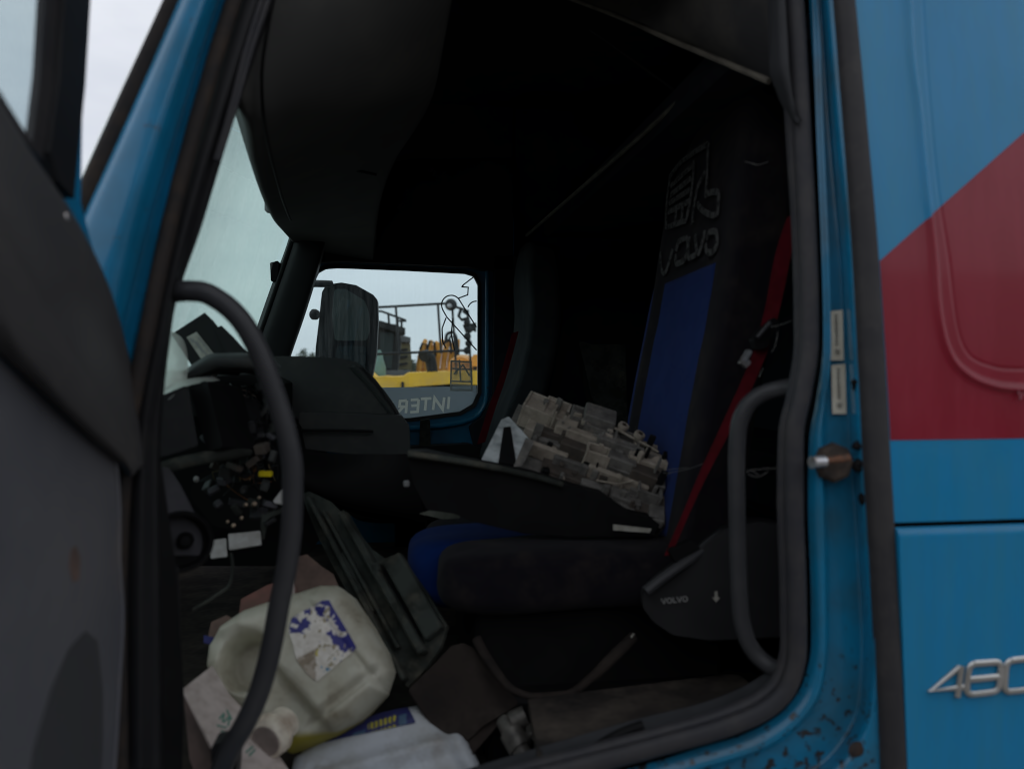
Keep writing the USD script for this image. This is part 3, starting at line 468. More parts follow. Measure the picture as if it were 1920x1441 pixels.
T.add('shelf_seam', tube(resample(Ps([(522, -40, .175), (492, 120, .2), (494, 215, .275), (512, 310, .58), (545, 412, 1.22)]), 40), 0.003, 8), 'dark', sh); T.add('shelf_seam', tube(Ps([(572, 200, .44), (570, 250, .55), (574, 300, .9)]), .0025, 8, 16), 'dark', sh); T.add('shelf_button', lathe([(0, .004), (.008, .004), (.011, 0)], P(582, 245, .7), unit(A([.1, -1, -.6])), 14), 'dark', sh)
# ---- cab shell (closed box behind what is seen)
def bx(x0, x1, y0, y1, z0, z1): return box([(x0 + x1) / 2, (y0 + y1) / 2, (z0 + z1) / 2], [x1 - x0, y1 - y0, z1 - z0], 0.01)
T.add('roof', bx(-0.55, 2.2, 0.13, 2.47, 3.25, 3.32), 'blue'); T.add('ceiling', bx(-0.5, 1.6, 0.17, 2.40, 3.18, 3.22), 'lining'); T.add('rear_wall', bx(1.35, 1.42, 0.17, 2.40, 1.2, 3.2), 'lining')
T.add('inner_side_wall', bx(0.86, 1.38, 0.17, 0.20, 1.2, 3.2), 'lining'); T.add('far_side_wall', bx(0.50, 1.38, 2.37, 2.41, 1.2, 3.2), 'lining'); T.add('far_side_upper', bx(-0.6, 0.5, 2.37, 2.41, 2.68, 3.2), 'lining')
T.add('roof_front', shell(A([[[-.36, .13, 3.06], [-.40, .13, 3.3]], [[-.60, 1.2, 3.06], [-.56, 1.2, 3.3]], [[-.44, 2.45, 3.06], [-.42, 2.45, 3.3]]]), 0.03), 'blue')
T.add('firewall', bx(-0.92, -0.86, 0.05, 2.42, 1.1, 1.93), 'dark'); T.add('floor', bx(-0.9, 1.4, 0.09, 2.40, 1.19, 1.225), 'floormat'); T.add('outer_far_side', bx(0.45, 2.2, 2.43, 2.47, 0.8, 3.3), 'blue')
T.add('header_rail', bx(-0.35, 1.0, 0.15, 0.21, 2.80, 3.2), 'lining')
# dusty trim over the rear top corner of the opening
h1 = [P(1050, -8, 0.62), P(1150, 28, 0.52), P(1265, 78, 0.41), P(1350, 113, 0.33), P(1442, 152, 0.22)]; h2 = [P(1100, -110, 0.58), P(1200, -40, 0.46), P(1290, 30, 0.34), P(1370, 60, 0.26), P(1450, 100, 0.17)]; h3 = [P(1140, -260, 0.5), P(1250, -190, 0.38), P(1330, -110, 0.27), P(1400, -40, 0.20), P(1452, 20, 0.13)]
hg = loft([h1, h2, h3], 20, 60); hg = hg + 0.014 * np.asarray(meshkit.fbm(hg.reshape(-1, 3) * 11)).reshape(hg.shape[:2])[..., None] * A([0.3, -1, 0.3])
T.add('header_trim', shell(hg, 0.012), 'dustytrim', label='sagging dark trim over the door opening', smooth=60); T.add('header_edge', tube(resample(A(h1), 40), [0.003, 0.004, 0.005, 0.006, 0.006], 8), 'dustyedge')
T.add('rear_pillar_trim', shell(loft([Ps([(1437, -60, .13), (1440, 60, .13), (1443, 130, .13), (1458, 180, .13), (1484, 225, .12)]), Ps([(1452, -60, .09), (1458, 60, .09), (1462, 130, .09), (1474, 180, .09), (1488, 228, .09)]), Ps([(1468, -60, .08), (1476, 60, .08), (1480, 130, .08), (1486, 180, .08), (1494, 230, .08)])], 9, 30), 0.01), 'greytrim')
# bunk behind the seats
rail_ = Ps([(1000, 440, 2.25), (1370, 122, 0.45)]); rail_[1, 2] = rail_[0, 2] + .02
bk = T.add('upper_bunk', box([(rail_[0, 0] + 1.35) / 2 + .03, 1.3, 2.63], [0.72, 2.1, 0.07], 0.015), 'lining', label='folded upper bunk behind the seats'); T.add('bunk_rail', tube(Ps([(1000, 441, 2.25), (1185, 287, 1.0), (1368, 126, 0.45)]) + A([-.03, 0, .0]), 0.0065, 8, 20), 'dustyedge', bk); T.add('bunk_seam', tube(Ps([(1105, 55, .95), (1190, 115, .9), (1280, 182, .85), (1345, 245, .8)]), 0.003, 8, 20), 'greytrim', bk)
lb = T.add('lower_bunk', box([1.12, 1.3, 1.70], [0.44, 2.1, 0.16], 0.04), 'lining'); T.add('bunk_backrest', slab([(1083, 636), (1110, 645), (1172, 644), (1178, 800), (1130, 800), (1108, 740), (1095, 680)], 1.7, 0.10, 0.012), 'dirty', lb)
# ---- passenger door with its window
win = [(590, 524), (597, 510), (610, 503), (632, 501), (760, 506), (872, 512), (888, 517), (896, 533), (896, 735), (886, 757), (862, 771), (770, 783), (620, 790), (500, 790), (520, 725), (545, 660), (566, 595)]
plD = plane(A([0, 2.36, 2.0]), [0, -1, 0]); wpoly = poly_on(win, plD).buffer(-.006).buffer(.012, 6).buffer(-.006)
pd = T.add('passenger_door', extrude_on(poly_on([(610, 300), (960, 300), (960, 1150), (440, 1150), (440, 800), (490, 690), (560, 500)], plD).difference(wpoly.buffer(0.012)), plD, 0.05), 'blue_jamb', label='far passenger door in blue paint')
T.add('window_rubber', extrude_on(wpoly.buffer(0.016).difference(wpoly), plD, 0.035, 0.006), 'rubber', pd)
T.add('window_glass', extrude_on(wpoly.buffer(0.01), plane(A([0, 2.385, 2.0]), [0, -1, 0]), 0.005), 'sideglass', pd)
T.add('upper_door_trim', slab([(610, 300), (962, 300), (962, 505), (905, 505), (880, 500), (640, 489), (600, 491), (572, 512), (562, 505)], 2.30, 0.05, 0.006), 'trim', pd)
T.add('rear_door_trim', slab([(928, 480), (1010, 480), (1010, 900), (905, 900), (880, 800), (905, 780), (925, 740)], 2.30, 0.05, 0.008), 'lining', pd)
T.add('frame_crease', tube(resample(Ps([(914, 500, 2.345), (913, 740, 2.345), (898, 775, 2.345), (862, 792, 2.345), (760, 802, 2.345)]), 40), 0.011, 10), 'blue_jamb', pd)
T.add('lower_door_trim', slab([(740, 838), (880, 832), (930, 850), (960, 1100), (740, 1100)], 2.25, 0.08, 0.01), 'trim', pd); T.add('door_pull', slab([(788, 787), (806, 785), (808, 842), (786, 842)], 2.28, 0.03, 0.008), 'dirty', pd)
# stickers on that window, printed to be read from outside
plG = plane(A([0, 2.378, 2.0]), [0, -1, 0])
LT = [[(842, 743), (840, 766)], [(833, 744), (830, 767), (815, 745), (812, 768)], [(809, 746), (789, 747)], [(799, 747), (797, 769)], [(785, 748), (783, 771), (769, 772)], [(785, 748), (770, 749)], [(784, 759), (771, 760)], [(763, 750), (761, 774)], [(763, 750), (750, 751), (749, 761), (762, 762)], [(756, 762), (744, 775)], [(735, 752), (733, 776)]]
o_, e1_, e2_, n_ = plG; lp__ = []
for l in LT:
    q = A([PL(x, y, o_, n_) for x, y in l]) - o_; lp__.append(LineString(np.stack([q @ e1_, q @ e2_], 1)).buffer(.0062, cap_style=2, join_style=2))
lets = shapely.union_all(lp__); film = poly_on([(560, 722), (690, 726), (850, 724), (893, 722), (900, 800), (500, 800)], plG).intersection(wpoly)
T.add('window_film', extrude_on(film.difference(lets.buffer(.0003)), plG, 0.0012), 'decal_grey', pd, label='grey film band along the window bottom'); T.add('window_lettering', extrude_on(lets.intersection(film), plG, 0.0012), 'decal_white', pd, label='mirrored pale capitals reading INTER from outside')
plS = plane(A([0, 2.3755, 2.0]), [0, -1, 0]); T.add('window_sticker', slab([(845, 675), (884, 677), (886, 733), (844, 732)], pl=plS, depth=0.001, rnd=0.006), 'decal_pale', pd)
Ls = [[(846, 676), (883, 678), (885, 731), (845, 731), (846, 676)], [(846, 690), (884, 692)], [(846, 714), (884, 715)], [(861, 675), (864, 715)], [(852, 700), (868, 683), (880, 703)]]
plS2 = plane(A([0, 2.3735, 2.0]), [0, -1, 0])
def strokes(lines, pl, w, d=0.0008):
    o, ex, ey, n = pl; out = []
    for l in lines:
        q = A([PL(x, y, o, n) for x, y in l]) - o; out.append(LineString(np.stack([q @ ex, q @ ey], 1)).buffer(w))
    return extrude_on(shapely.union_all(out), pl, d)
T.add('sticker_print', strokes(Ls, plS2, 0.0035), 'decal_pale2', pd)
def arc(cx, cy, r, a0, a1, n=24): return [(cx + r * math.cos(math.radians(t)), cy + r * math.sin(math.radians(t))) for t in np.linspace(a0, a1, n)]
D1 = [[(894, 514), (868, 534), (866, 537), (878, 538), (877, 552), (861, 558)], arc(846, 571, 18, 150, 335) + [(893, 612)], [(830, 580), (838, 594), (893, 655)], arc(893, 580, 16, 200, 270), [(836, 596), (829, 615), (830, 640), (836, 652)], [(849, 596), (846, 625), (852, 655)]]
T.add('window_drawing', strokes(D1, plS2, 0.0028), 'decal_black', pd, label='black line drawing of a digger arm on the window')
# ---- wing mirror outside the far window
ho = [(612, 533), (640, 529), (668, 534), (700, 552), (708, 562), (709, 600), (706, 660), (698, 706), (604, 706), (590, 690), (592, 650), (598, 600), (602, 560), (604, 546)]
wm_ = T.add('wing_mirror', slab(ho, 2.86, 0.14, 0.012), 'mirrorback', label='far wing mirror in a black housing', smooth=30)
T.add('mirror_glass', slab([(627, 541), (648, 541), (684, 563), (693, 588), (694, 618), (688, 638), (628, 638), (622, 590)], 2.855, 0.004, 0.02), 'mirror', wm_); T.add('lower_mirror_glass', slab([(630, 648), (688, 648), (684, 694), (628, 694)], 2.855, 0.004, 0.02), 'mglass', wm_)
T.add('mirror_arm', tube(Ps([(560, 536, 2.62), (590, 531, 2.8), (622, 532, 2.86)]), 0.018, 10, 14), 'mirrorback', wm_); T.add('mirror_knob', rough(trimesh.creation.icosphere(2, 0.022), 0.012, 40), 'mirrorback', wm_); T.items[-1][1].apply_translation(P(590, 589, 2.84))
# ---- dashboard
prof_ = [(352, 700), (372, 682), (400, 668), (470, 667), (560, 667), (640, 671), (668, 678), (686, 690), (703, 709), (722, 733), (738, 755), (749, 774), (756, 800), (764, 850), (700, 852), (610, 838), (560, 830), (480, 830), (430, 790)]
def prism2(pa, YA, pb, YB):
    a_, b_ = Ps(pa, YA), Ps(pb, YB); n = len(a_); pg_ = Polygon(A(pa, float)); v2, f2 = trimesh.creation.triangulate_polygon(pg_, engine='earcut'); idx = cKDTree(A(pa, float)).query(v2)[1]; f2 = idx[f2]; i = np.arange(n); k = (i + 1) % n
    m = trimesh.Trimesh(np.vstack([a_, b_]), np.vstack([f2, f2[:, ::-1] + n, np.stack([i, k, k + n], 1), np.stack([i, k + n, i + n], 1)]), process=False); m.fix_normals(); return m
far_ = [(x - (9 if x > 600 else -12), y + (6 if y < 700 else 0)) for x, y in prof_]
da = T.add('dashboard', prism2(prof_, 1.05, far_, 2.22), 'dash', label='grey dashboard of the passenger side', smooth=25)
T.add('dash_ledge', slab([(560, 790), (560, 772), (650, 774), (752, 778), (768, 800), (770, 850), (700, 856), (560, 840)], 1.0, 0.06, 0.008), 'dash', da); T.add('dash_edge', shell(loft([Ps([(655, 688, 1.045), (698, 735, 1.045), (732, 780, 1.045)]), Ps([(668, 687, 1.03), (708, 733, 1.03), (740, 776, 1.03)]), Ps([(682, 690, 1.045), (716, 732, 1.045), (744, 774, 1.045)])], 7, 20), 0.01), 'dash', da)
T.add('dash_slot', tube(Ps([(565, 806, .985), (640, 806, .985), (700, 808, .985)]), 0.004, 8), 'dark', da)
# hood over the missing instruments
Hh = [Ps([(345, 705, .5), (372, 684, .5), (402, 669, .5), (450, 668, .5), (500, 676, .52), (520, 690, .55)]), Ps([(352, 708, .46), (378, 690, .46), (408, 678, .46), (452, 678, .46), (490, 684, .48), (512, 700, .5)]), Ps([(362, 706, .52), (390, 694, .52), (420, 690, .52), (452, 690, .52), (484, 696, .54), (505, 712, .56)]), Ps([(365, 706, .75), (395, 695, .75), (425, 692, .75), (455, 692, .75), (484, 698, .75), (505, 712, .75)])]
T.add('instrument_hood', shell(loft(Hh, 14, 40), 0.008, True), 'dash', da, smooth=60); T.add('dash_core', slab([(300, 740), (480, 740), (560, 800), (600, 1010), (560, 1060), (330, 1060), (290, 900)], 0.95, 0.5), 'dark', da); T.add('dash_top', slab([(290, 733), (350, 708), (480, 700), (520, 720), (520, 780), (290, 780)], 0.78, 0.25), 'dark', da)
T.add('switch_box', slab([(293, 745), (352, 720), (372, 835), (300, 858)], .36, 0.09, 0.006, pl=plane(P(330, 790, .36), [.25, -1, .1])), 'trim', da); T.add('switch_box', slab([(355, 722), (388, 712), (418, 838), (388, 846)], pl=plane(P(380, 790, .40), [-.5, -1, .15]), depth=0.1, rnd=0.006), 'dark', da)
T.add('switch_box', slab([(400, 745), (430, 740), (446, 822), (420, 832)], pl=plane(P(420, 790, .46), [-.6, -1, .15]), depth=0.08, rnd=0.004), 'trim', da)
T.add('cross_bar', tube(Ps([(300, 880, .33), (345, 865, .36), (440, 848, .42), (475, 843, .5)]), 0.012, 12, 20), 'dirty', da)
T.add('end_panel', slab([(278, 872), (318, 878), (338, 908), (372, 975), (386, 1000), (384, 1040), (278, 1040)], pl=plane(P(320, 950, .22), [.3, -1, .1]), depth=0.05, rnd=0.008), 'endgrey', da)
vc = P(340, 1012, .22); ax = unit(A([.25, -1, .08])); vent = T.add('round_vent', lathe([(0.036, -.05), (0.046, -.03), (0.050, 0.02), (0.047, 0.026), (0.042, 0.024), (0.040, 0.0), (0, -0.004)], vc, ax, 40), 'dark', da, label='round black air vent at the dash end')
T.add('vent_hub', lathe([(0, .016), (.008, .015), (.012, .008), (.014, -.004)], vc + ax * .002 + A([.006, 0, .0]), ax, 20), 'dark', da)
for px in ([(394, 1012), (424, 1008), (426, 1042), (395, 1046)], [(428, 1000), (488, 994), (490, 1020), (430, 1030)], [(512, 938), (532, 912), (536, 914), (532, 945), (516, 942)]): T.add('white_bracket', slab(px, pl=plane(P(px[0][0], px[0][1], .46), [.1, -1, .4]), depth=0.008, rnd=0.002), 'white', da)
T.add('bracket_stay', slab([(490, 965), (530, 950), (534, 958), (503, 972), (495, 1010), (488, 1012)], .47, 0.006), 'dirty', da); T.add('column_cover', slab([(360, 900), (470, 905), (520, 960), (500, 985), (470, 1000), (400, 985), (355, 930)], .62, .2, .02), 'dark', da)
T.add('under_dash', shell(loft([Ps([(565, 840, .9), (640, 850, .9), (770, 850, .9)]), Ps([(570, 900, .8), (660, 930, .85), (790, 940, .9)]), Ps([(600, 960, 1.0), (690, 970, 1.0), (800, 1000, 1.0)])], 14, 20), 0.02), 'dark', da)
for x, y, q, r in ((368, 897, .44, .005), (461, 945, .5, .0042), (477, 944, .5, .0052), (486, 932, .52, .0036), (438, 984, .48, .0046), (453, 970, .49, .0038), (427, 977, .48, .003), (402, 700, .62, .006), (453, 759, .62, .006)):
    T.add('terminal', lathe([(0, .006), (r * .7, .006), (r, .003), (r, -.01)], P(x, y, q), unit(A([.3, -1, .3])), 10), 'copper' if y > 900 else 'white', da)
yc = T.add('yellow_connector', box(P(498, 887, .52), [0.026, 0.02, 0.011], .002, rot(0, 4, 0)), 'yellow_conn', da)
R2 = np.random.default_rng(3)
for i in range(15):   # dark looms and loose connectors left in the opening
    x0, y0 = R2.uniform(400, 500), R2.uniform(720, 800); T.add('loom', tube(Ps([(x0, y0, .60), (x0 + R2.normal(4, 10), y0 + 30, .55), (x0 + R2.normal(10, 14), y0 + 65, .56), (x0 + R2.normal(18, 16), y0 + 110, .60)]), R2.uniform(.004, .008), 8, 14), ('dark', 'trim', 'greytrim', 'dash')[i % 4], da)
for i in range(44):
    x0, y0 = R2.uniform(385, 520), R2.uniform(715, 975); T.add('loose_connector', box(P(x0, y0, R2.uniform(.46, .58)), [R2.uniform(.010, .036), R2.uniform(.01, .03), R2.uniform(.008, .026)], .002, rot(R2.uniform(-30, 30), R2.uniform(-40, 40), R2.uniform(-40, 40))), ('trim', 'dash', 'endgrey', 'greytrim', 'dirty', 'clus3', 'dark')[i % 7], da)
for i in range(22):
    x0, y0 = R2.uniform(425, 500), R2.uniform(838, 905); x1, y1 = x0 + R2.normal(18, 26), y0 + R2.normal(22, 24); d = R2.uniform(.5, .66); mx, my = (x0 + x1) / 2 + R2.normal(0, 18), (y0 + y1) / 2 + R2.normal(-8, 14)
    T.add('wire', tube(Ps([(x0, y0, d + .06), (mx, my, d), (min(x1, 528), y1, d + .05)]), 0.0013, 6, 14), ('wire_k', 'wire_t', 'wire_k', 'wire_o', 'wire_k', 'dark')[i % 6], da)
for i in range(16):
    x0, y0 = R2.uniform(420, 500), R2.uniform(715, 830); T.add('wire', tube(Ps([(x0, y0, .72), (x0 + R2.normal(10, 16), y0 + R2.normal(18, 12), .6), (x0 + R2.normal(18, 16), y0 + R2.normal(34, 16), .7)]), 0.0016, 6, 12), ('wire_k', 'wire_g', 'wire_k', 'pink_card')[i % 4], da)
T.add('thin_pipe', tube(resample(Ps([(433, 1035, .42), (436, 1070, .41), (430, 1095, .40), (405, 1115, .38), (362, 1142, .34)]), 30), 0.0030, 8), 'dirty', da)
# ---- grab handles
hp = Ps([(318, 549, .13), (345, 545, .11), (375, 546, .10), (415, 565, .10), (452, 600, .10), (482, 650, .10), (512, 728, .10), (537, 810, .10), (549, 880, .10), (548, 960, .10), (541, 1040, .10), (524, 1130, .10), (507, 1220, .10), (488, 1290, .10), (462, 1350, .10), (436, 1395, .11), (415, 1440, .12), (398, 1490, .13)])
h1_ = T.add('grab_handle', tube(resample(hp, 90), 0.0160, 20), 'handle', label='long bowed black grab handle on the front pillar'); T.add('handle_foot', slab([(396, 1395), (418, 1390), (446, 1402), (440, 1480), (396, 1490)], .13, .04, .008), 'trim', h1_)
T.add('grab_handle', tube(resample(Ps([(1500, 724, .08), (1470, 727, .11), (1430, 738, .13), (1400, 762, .14), (1384, 805, .145), (1381, 860, .145), (1382, 960, .145), (1384, 1060, .145), (1388, 1140, .145), (1398, 1190, .14), (1420, 1228, .13), (1450, 1250, .11), (1482, 1262, .08)]), 70), 0.0142, 18), 'handle', label='grey upright grab handle on the rear door pillar')
# ---- driver seat
def seat_back(spine, yc_, w, th, wing=0.035, n=36):
    sp = resample(A(spine), n); t = unit(np.gradient(sp, axis=0)); out = []
    for i in range(n):
        fr = A([-t[i, 1], t[i, 0]]); s_ = 1 - 0.35 * max(0, (i / (n - 1) - 0.82) / 0.18) ** 2; ring = []
        for a_ in np.linspace(0, 2 * np.pi, 44, endpoint=False):
            ca, sa = math.cos(a_), math.sin(a_); yv = np.sign(sa) * abs(sa) ** 0.6 * w / 2 * s_; dv = np.sign(ca) * abs(ca) ** 0.6 * th / 2
            if ca > 0: dv += wing * (abs(yv) / (w / 2)) ** 3
            ring.append([sp[i, 0] + fr[0] * dv, yc_ + yv, sp[i, 1] + fr[1] * dv])
        out.append(ring)
    V = A(out); k, m = V.shape[:2]; F = gfaces(k, m + 1); F = (F // (m + 1)) * m + (F % (m + 1)) % m; V = np.vstack([V.reshape(-1, 3), V[0].mean(0), V[-1].mean(0)]); a_ = np.arange(m); b_ = (a_ + 1) % m
    F = np.vstack([F, np.stack([np.full(m, k * m), a_, b_], 1), np.stack([np.full(m, k * m + 1), (k - 1) * m + b_, (k - 1) * m + a_], 1)]); mm = trimesh.Trimesh(V, F, process=False); mm.fix_normals(); return mm
spine = [(.60, 1.55), (.640, 1.75), (.675, 1.95), (.715, 2.15), (.735, 2.28), (.755, 2.40), (.785, 2.55), (.80, 2.60)]
seat = T.add('driver_seat', seat_back(spine, .62, .52, .13), 'fabric', label='dark cloth driver seat with a blue stripe', smooth=True)
def on_back(px, off=0.005):
    """points of the backrest's front, by the pixel they are seen at"""
    out = []; sp = resample(A(spine), 200); tt = unit(np.gradient(sp, axis=0)); frn = np.stack([-tt[:, 1], tt[:, 0]], 1); fs = sp + frn * (0.065 + off)
    for x, y in px:
        d = ray(x, y); best = None
        tv = np.linspace(1.2, 2.6, 1500)[:, None]; q = CAM + d * tv; xi = np.interp(q[:, 2], fs[:, 1], fs[:, 0]); k = int(np.argmin(np.abs(q[:, 0] - xi))); out.append(q[k])
    return A(out)
sl = [(1226, 540), (1213, 600), (1201, 660), (1189, 720), (1178, 780), (1170, 850), (1166, 930), (1165, 1000)]; sr = [(1345, 490), (1338, 560), (1325, 640), (1311, 720), (1298, 800), (1284, 880), (1272, 950), (1262, 1005)]
srails = [[(p[0] * (1 - t) + q[0] * t, p[1] * (1 - t) + q[1] * t) for p, q in zip(sl, sr)] for t in np.linspace(0, 1, 7)]
T.add('blue_stripe', shell(loft([on_back(r, 0.004) for r in srails], 14, 40), 0.02), 'bluecloth', seat, smooth=True)
def glyph(lines, w):
    ms = []
    for l in lines:
        q = resample(on_back(l, 0.011), max(8, 4 * len(l))); ms.append(tube(q, w, 8, flat=0.25, flatdir=A([1.0, 0, 0])))
    return cat(ms)
VO = [[(1238, 474), (1246, 512), (1261, 466)], [(1267, 470), (1273, 452), (1286, 445), (1289, 468), (1281, 489), (1269, 494), (1266, 478)], [(1293, 444), (1292, 483), (1304, 477)], [(1304, 440), (1310, 474), (1321, 432)], [(1324, 448), (1331, 434), (1342, 434), (1344, 456), (1336, 472), (1326, 472), (1323, 458)]]
T.add('headrest_lettering', glyph(VO, 0.0072), 'print', seat, label='faded print of the maker name on the headrest')
EM = [[(x, y - 14 - (y - 284) * .05) for x, y in l] for l in [[(1255, 350), (1280, 316), (1326, 284)], [(1328, 284), (1326, 330), (1324, 378)], [(1256, 352), (1250, 400), (1249, 448)], [(1258, 366), (1298, 326)], [(1257, 384), (1295, 352)], [(1255, 400), (1293, 374)], [(1253, 418), (1292, 396)], [(1250, 448), (1286, 434)], [(1300, 318), (1293, 400), (1286, 434)], [(1322, 340), (1305, 380), (1299, 440)], [(1322, 384), (1346, 380), (1344, 426)], [(1308, 402), (1322, 418), (1340, 424)], [(1268, 410), (1266, 438)], [(1280, 402), (1278, 432)]]]
T.add('headrest_emblem', glyph(EM, 0.0078), 'print', seat, label='faded striped emblem above the lettering')
def cushion(x0, x1, y0, y1, z0, z1, seed=1):
    m = trimesh.creation.box([1, 1, 1]); m = m.subdivide().subdivide().subdivide().subdivide(); v = m.vertices * 2; v = np.sign(v) * np.abs(v); u = v / np.maximum(np.linalg.norm(v, ord=5, axis=1, keepdims=True), 1e-9) * np.max(np.abs(v), axis=1, keepdims=True)
    m.vertices = (u / 2 + .5) * [x1 - x0, y1 - y0, z1 - z0] + [x0, y0, z0]; return rough(m, 0.006, 9, seed)
T.add('seat_cushion', rough(cushion(.082, .62, .38, .57, 1.53, 1.622), .022, 4.5, 4), 'fabric', seat, smooth=True); T.add('seat_cushion', rough(cushion(.015, .60, .54, .76, 1.48, 1.626, 2), .012, 5, 9), 'bluecloth', seat, label='blue middle of the seat cushion', smooth=True); T.add('seat_cushion', cushion(.05, .62, .70, .90, 1.47, 1.625, 3), 'fabric', seat, smooth=True)
T.add('seat_pedestal', bx(.14, .66, .42, .86, 1.21, 1.535), 'dark', seat); 
cv = T.add('seat_base_cover', slab([(1203, 1112), (1228, 1086), (1300, 1036), (1362, 990), (1425, 978), (1490, 985), (1492, 1192), (1330, 1200), (1262, 1190), (1225, 1165), (1206, 1140)], pl=plane(P(1300, 1110, .30), [-.25, -1, .12]), depth=.16, rnd=.015), 'trim', label='black plastic side cover of the driver seat')
T.add('cover_ridge', tube(Ps([(1210, 1108, .295), (1232, 1090, .30), (1300, 1043, .31), (1358, 1000, .325), (1420, 986, .34)]), 0.010, 10, 24), 'handle', cv)
pc_ = plane(P(1300, 1110, .297), [-.25, -1, .12]); tx = meshkit.text_mesh('VOLVO', .0098, .0006, True); o_ = PL(1240, 1131, pc_[0], pc_[3]); e_ = PL(1290, 1126, pc_[0], pc_[3]); k = np.linalg.norm(e_ - o_) / tx.bounds[1, 0]
tx.apply_transform(np.diag([k, 1, 1, 1])); ex = unit(e_ - o_); ey = unit(np.cross(pc_[3], ex)); tx.apply_transform(frame_T(o_, ex, ey, pc_[3])); T.add('cover_lettering', tx, 'print2', cv)
T.add('cover_arrow', slab([(1340, 1108), (1345, 1107), (1346, 1119), (1350, 1119), (1343, 1128), (1335, 1119), (1340, 1119)], pl=pc_, depth=.001), 'paper', cv)
# belts
def ribbon(pts, w, wdir):
    p = resample(A(pts), 50); w = interp_rows(A(w, float)[:, None], 50)[:, 0]; wd = unit(A(wdir)); return shell(A([p - wd * w[:, None] / 2, p + wd * w[:, None] / 2]), .0015)
bp = Ps([(1492, 400, .24), (1470, 470, .25), (1452, 560, .26), (1432, 640, .27), (1400, 720, .28), (1362, 800, .29), (1318, 890, .30), (1276, 985, .31), (1252, 1040, .32)])
bl = T.add('seat_belt', ribbon(bp, [.030, .032, .030, .030, .030, .026, .020, .015, .015], [1, -.5, .35]), 'belt', label='red driver seat belt')
T.add('belt_guide', slab([(1412, 636), (1452, 592), (1462, 606), (1440, 650), (1420, 656)], .255, .02, .006), 'dark', bl); T.add('belt_guide', tube(Ps([(1420, 632, .245), (1444, 604, .245)]), .004, 8), 'handle', bl)
T.add('belt_buckle', slab([(1388, 680), (1404, 654), (1411, 658), (1396, 686)], .25, .012, .002), 'steel', bl); T.add('belt_buckle', slab([(1396, 684), (1406, 672), (1408, 680), (1399, 690)], .25, .012, .002), 'steel', bl); T.add('belt_anchor', slab([(1254, 1030), (1300, 1012), (1316, 1030), (1270, 1060)], .305, .02, .006), 'dark', bl)
# passenger seat
sp2 = [(.37, 1.62), (.42, 1.80), (.475, 1.95), (.51, 2.10), (.52, 2.22), (.515, 2.32), (.51, 2.42), (.515, 2.46)]
ps = T.add('passenger_seat', seat_back(sp2, 1.84, .46, .12), 'seatgrey', label='grey passenger seat', smooth=True); T.add('seat_cushion', cushion(-.2, .36, 1.58, 2.1, 1.45, 1.64, 4), 'fabric', ps, smooth=True)
T.add('passenger_belt', ribbon(Ps([(966, 622, 1.62), (954, 668, 1.61), (940, 715, 1.60), (922, 765, 1.58), (902, 830, 1.56)]), [.026, .026, .028, .03, .03], [1, 0, .3]), 'belt', ps)
# ---- floor zone
fl = T.add('floor_mat', shell(loft([A([P(1010, 1460, .075), P(1130, 1405, .075), P(1300, 1362, .075), P(1440, 1315, .075)]), A([PZ(1005, 1390, 1.385), PZ(1080, 1340, 1.385), PZ(1220, 1315, 1.385), PZ(1400, 1275, 1.385)]), A([PZ(990, 1310, 1.385), PZ(1060, 1300, 1.385), PZ(1180, 1285, 1.385), PZ(1370, 1262, 1.385)])], 10, 30), 0.02), 'floormat', label='dusty rubber floor mat by the sill')
T.add('mat_edge', tube(resample(A([P(893, 1196, .40), P(925, 1250, .36), P(962, 1292, .33), P(1005, 1304, .32), P(1060, 1300, .32), P(1110, 1268, .33), P(1150, 1230, .34), P(1188, 1192, .36)]), 40), [.010, .009, .007, .006, .008, .011, .010], 10), 'board', fl)
for x, y in ((1255, 1352), (1272, 1350), (1245, 1358)): T.add('mat_hole', lathe([(0, .002), (.005, .002), (.0065, 0)], PZ(x, y, 1.386), [0, 0, 1], 10), 'dark', fl)
T.add('sill_groove', tube(Ps([(1205, 1358, .09), (1130, 1392, .085), (1095, 1420, .08)]), .008, 8, 16), 'dark', fl)
T.add('kick_panel', slab([(226, 850), (300, 850), (330, 1060), (345, 1300), (340, 1500), (222, 1500)], pl=plane(P(280, 1100, .10), [.4, -1, 0]), depth=.03, rnd=.006), 'dark'); T.add('kick_edge', tube(Ps([(330, 1060, .13), (334, 1200, .13), (330, 1330, .13), (322, 1460, .13)]), .0035, 8, 16), 'trim'); T.add('seat_platform', bx(.16, 1.35, .36, 2.3, 1.22, 1.36), 'dark'); T.add('under_sill', bx(-.4, .8, .02, .09, 1.0, 1.33), 'blue_jamb')
# ---- the open driver door, seen from its inner side near the hinges
dp = plane(A([-.40, 0, 2.0]), [1, 0.0, 0]); dpf = plane(A([-.388, 0, 2.0]), [1, 0, 0])
glass_px = [(-400, -500), (78, -500), (74, 0), (66, 140), (50, 268), (0, 190), (-400, -520)]
gpoly = poly_on([(-400, -400), (77, -400), (74, 0), (66, 140), (51, 266), (0, 187), (-200, -150)], dp)
door = T.add('driver_door', extrude_on(poly_on([(-300, -400), (172, -400), (164, 0), (158, 380), (215, 600), (270, 850), (226, 1000), (226, 1600), (-300, 1600)], dp).difference(gpoly.buffer(.055)), dp, .02, -.004), 'blue', label='open driver door seen from inside')
T.add('door_glass', extrude_on(gpoly.buffer(.012), plane(A([-.4035, 0, 2.0]), [1, 0, 0]), .005), 'doorglass', door)
T.add('glass_rubber', extrude_on(poly_on([(76, -400), (104, -400), (100, 0), (90, 150), (72, 300), (-60, 160), (-120, 60), (0, 180), (50, 262), (66, 140), (74, 0)], dp).difference(gpoly), dp, .008, .005), 'rubber', door)
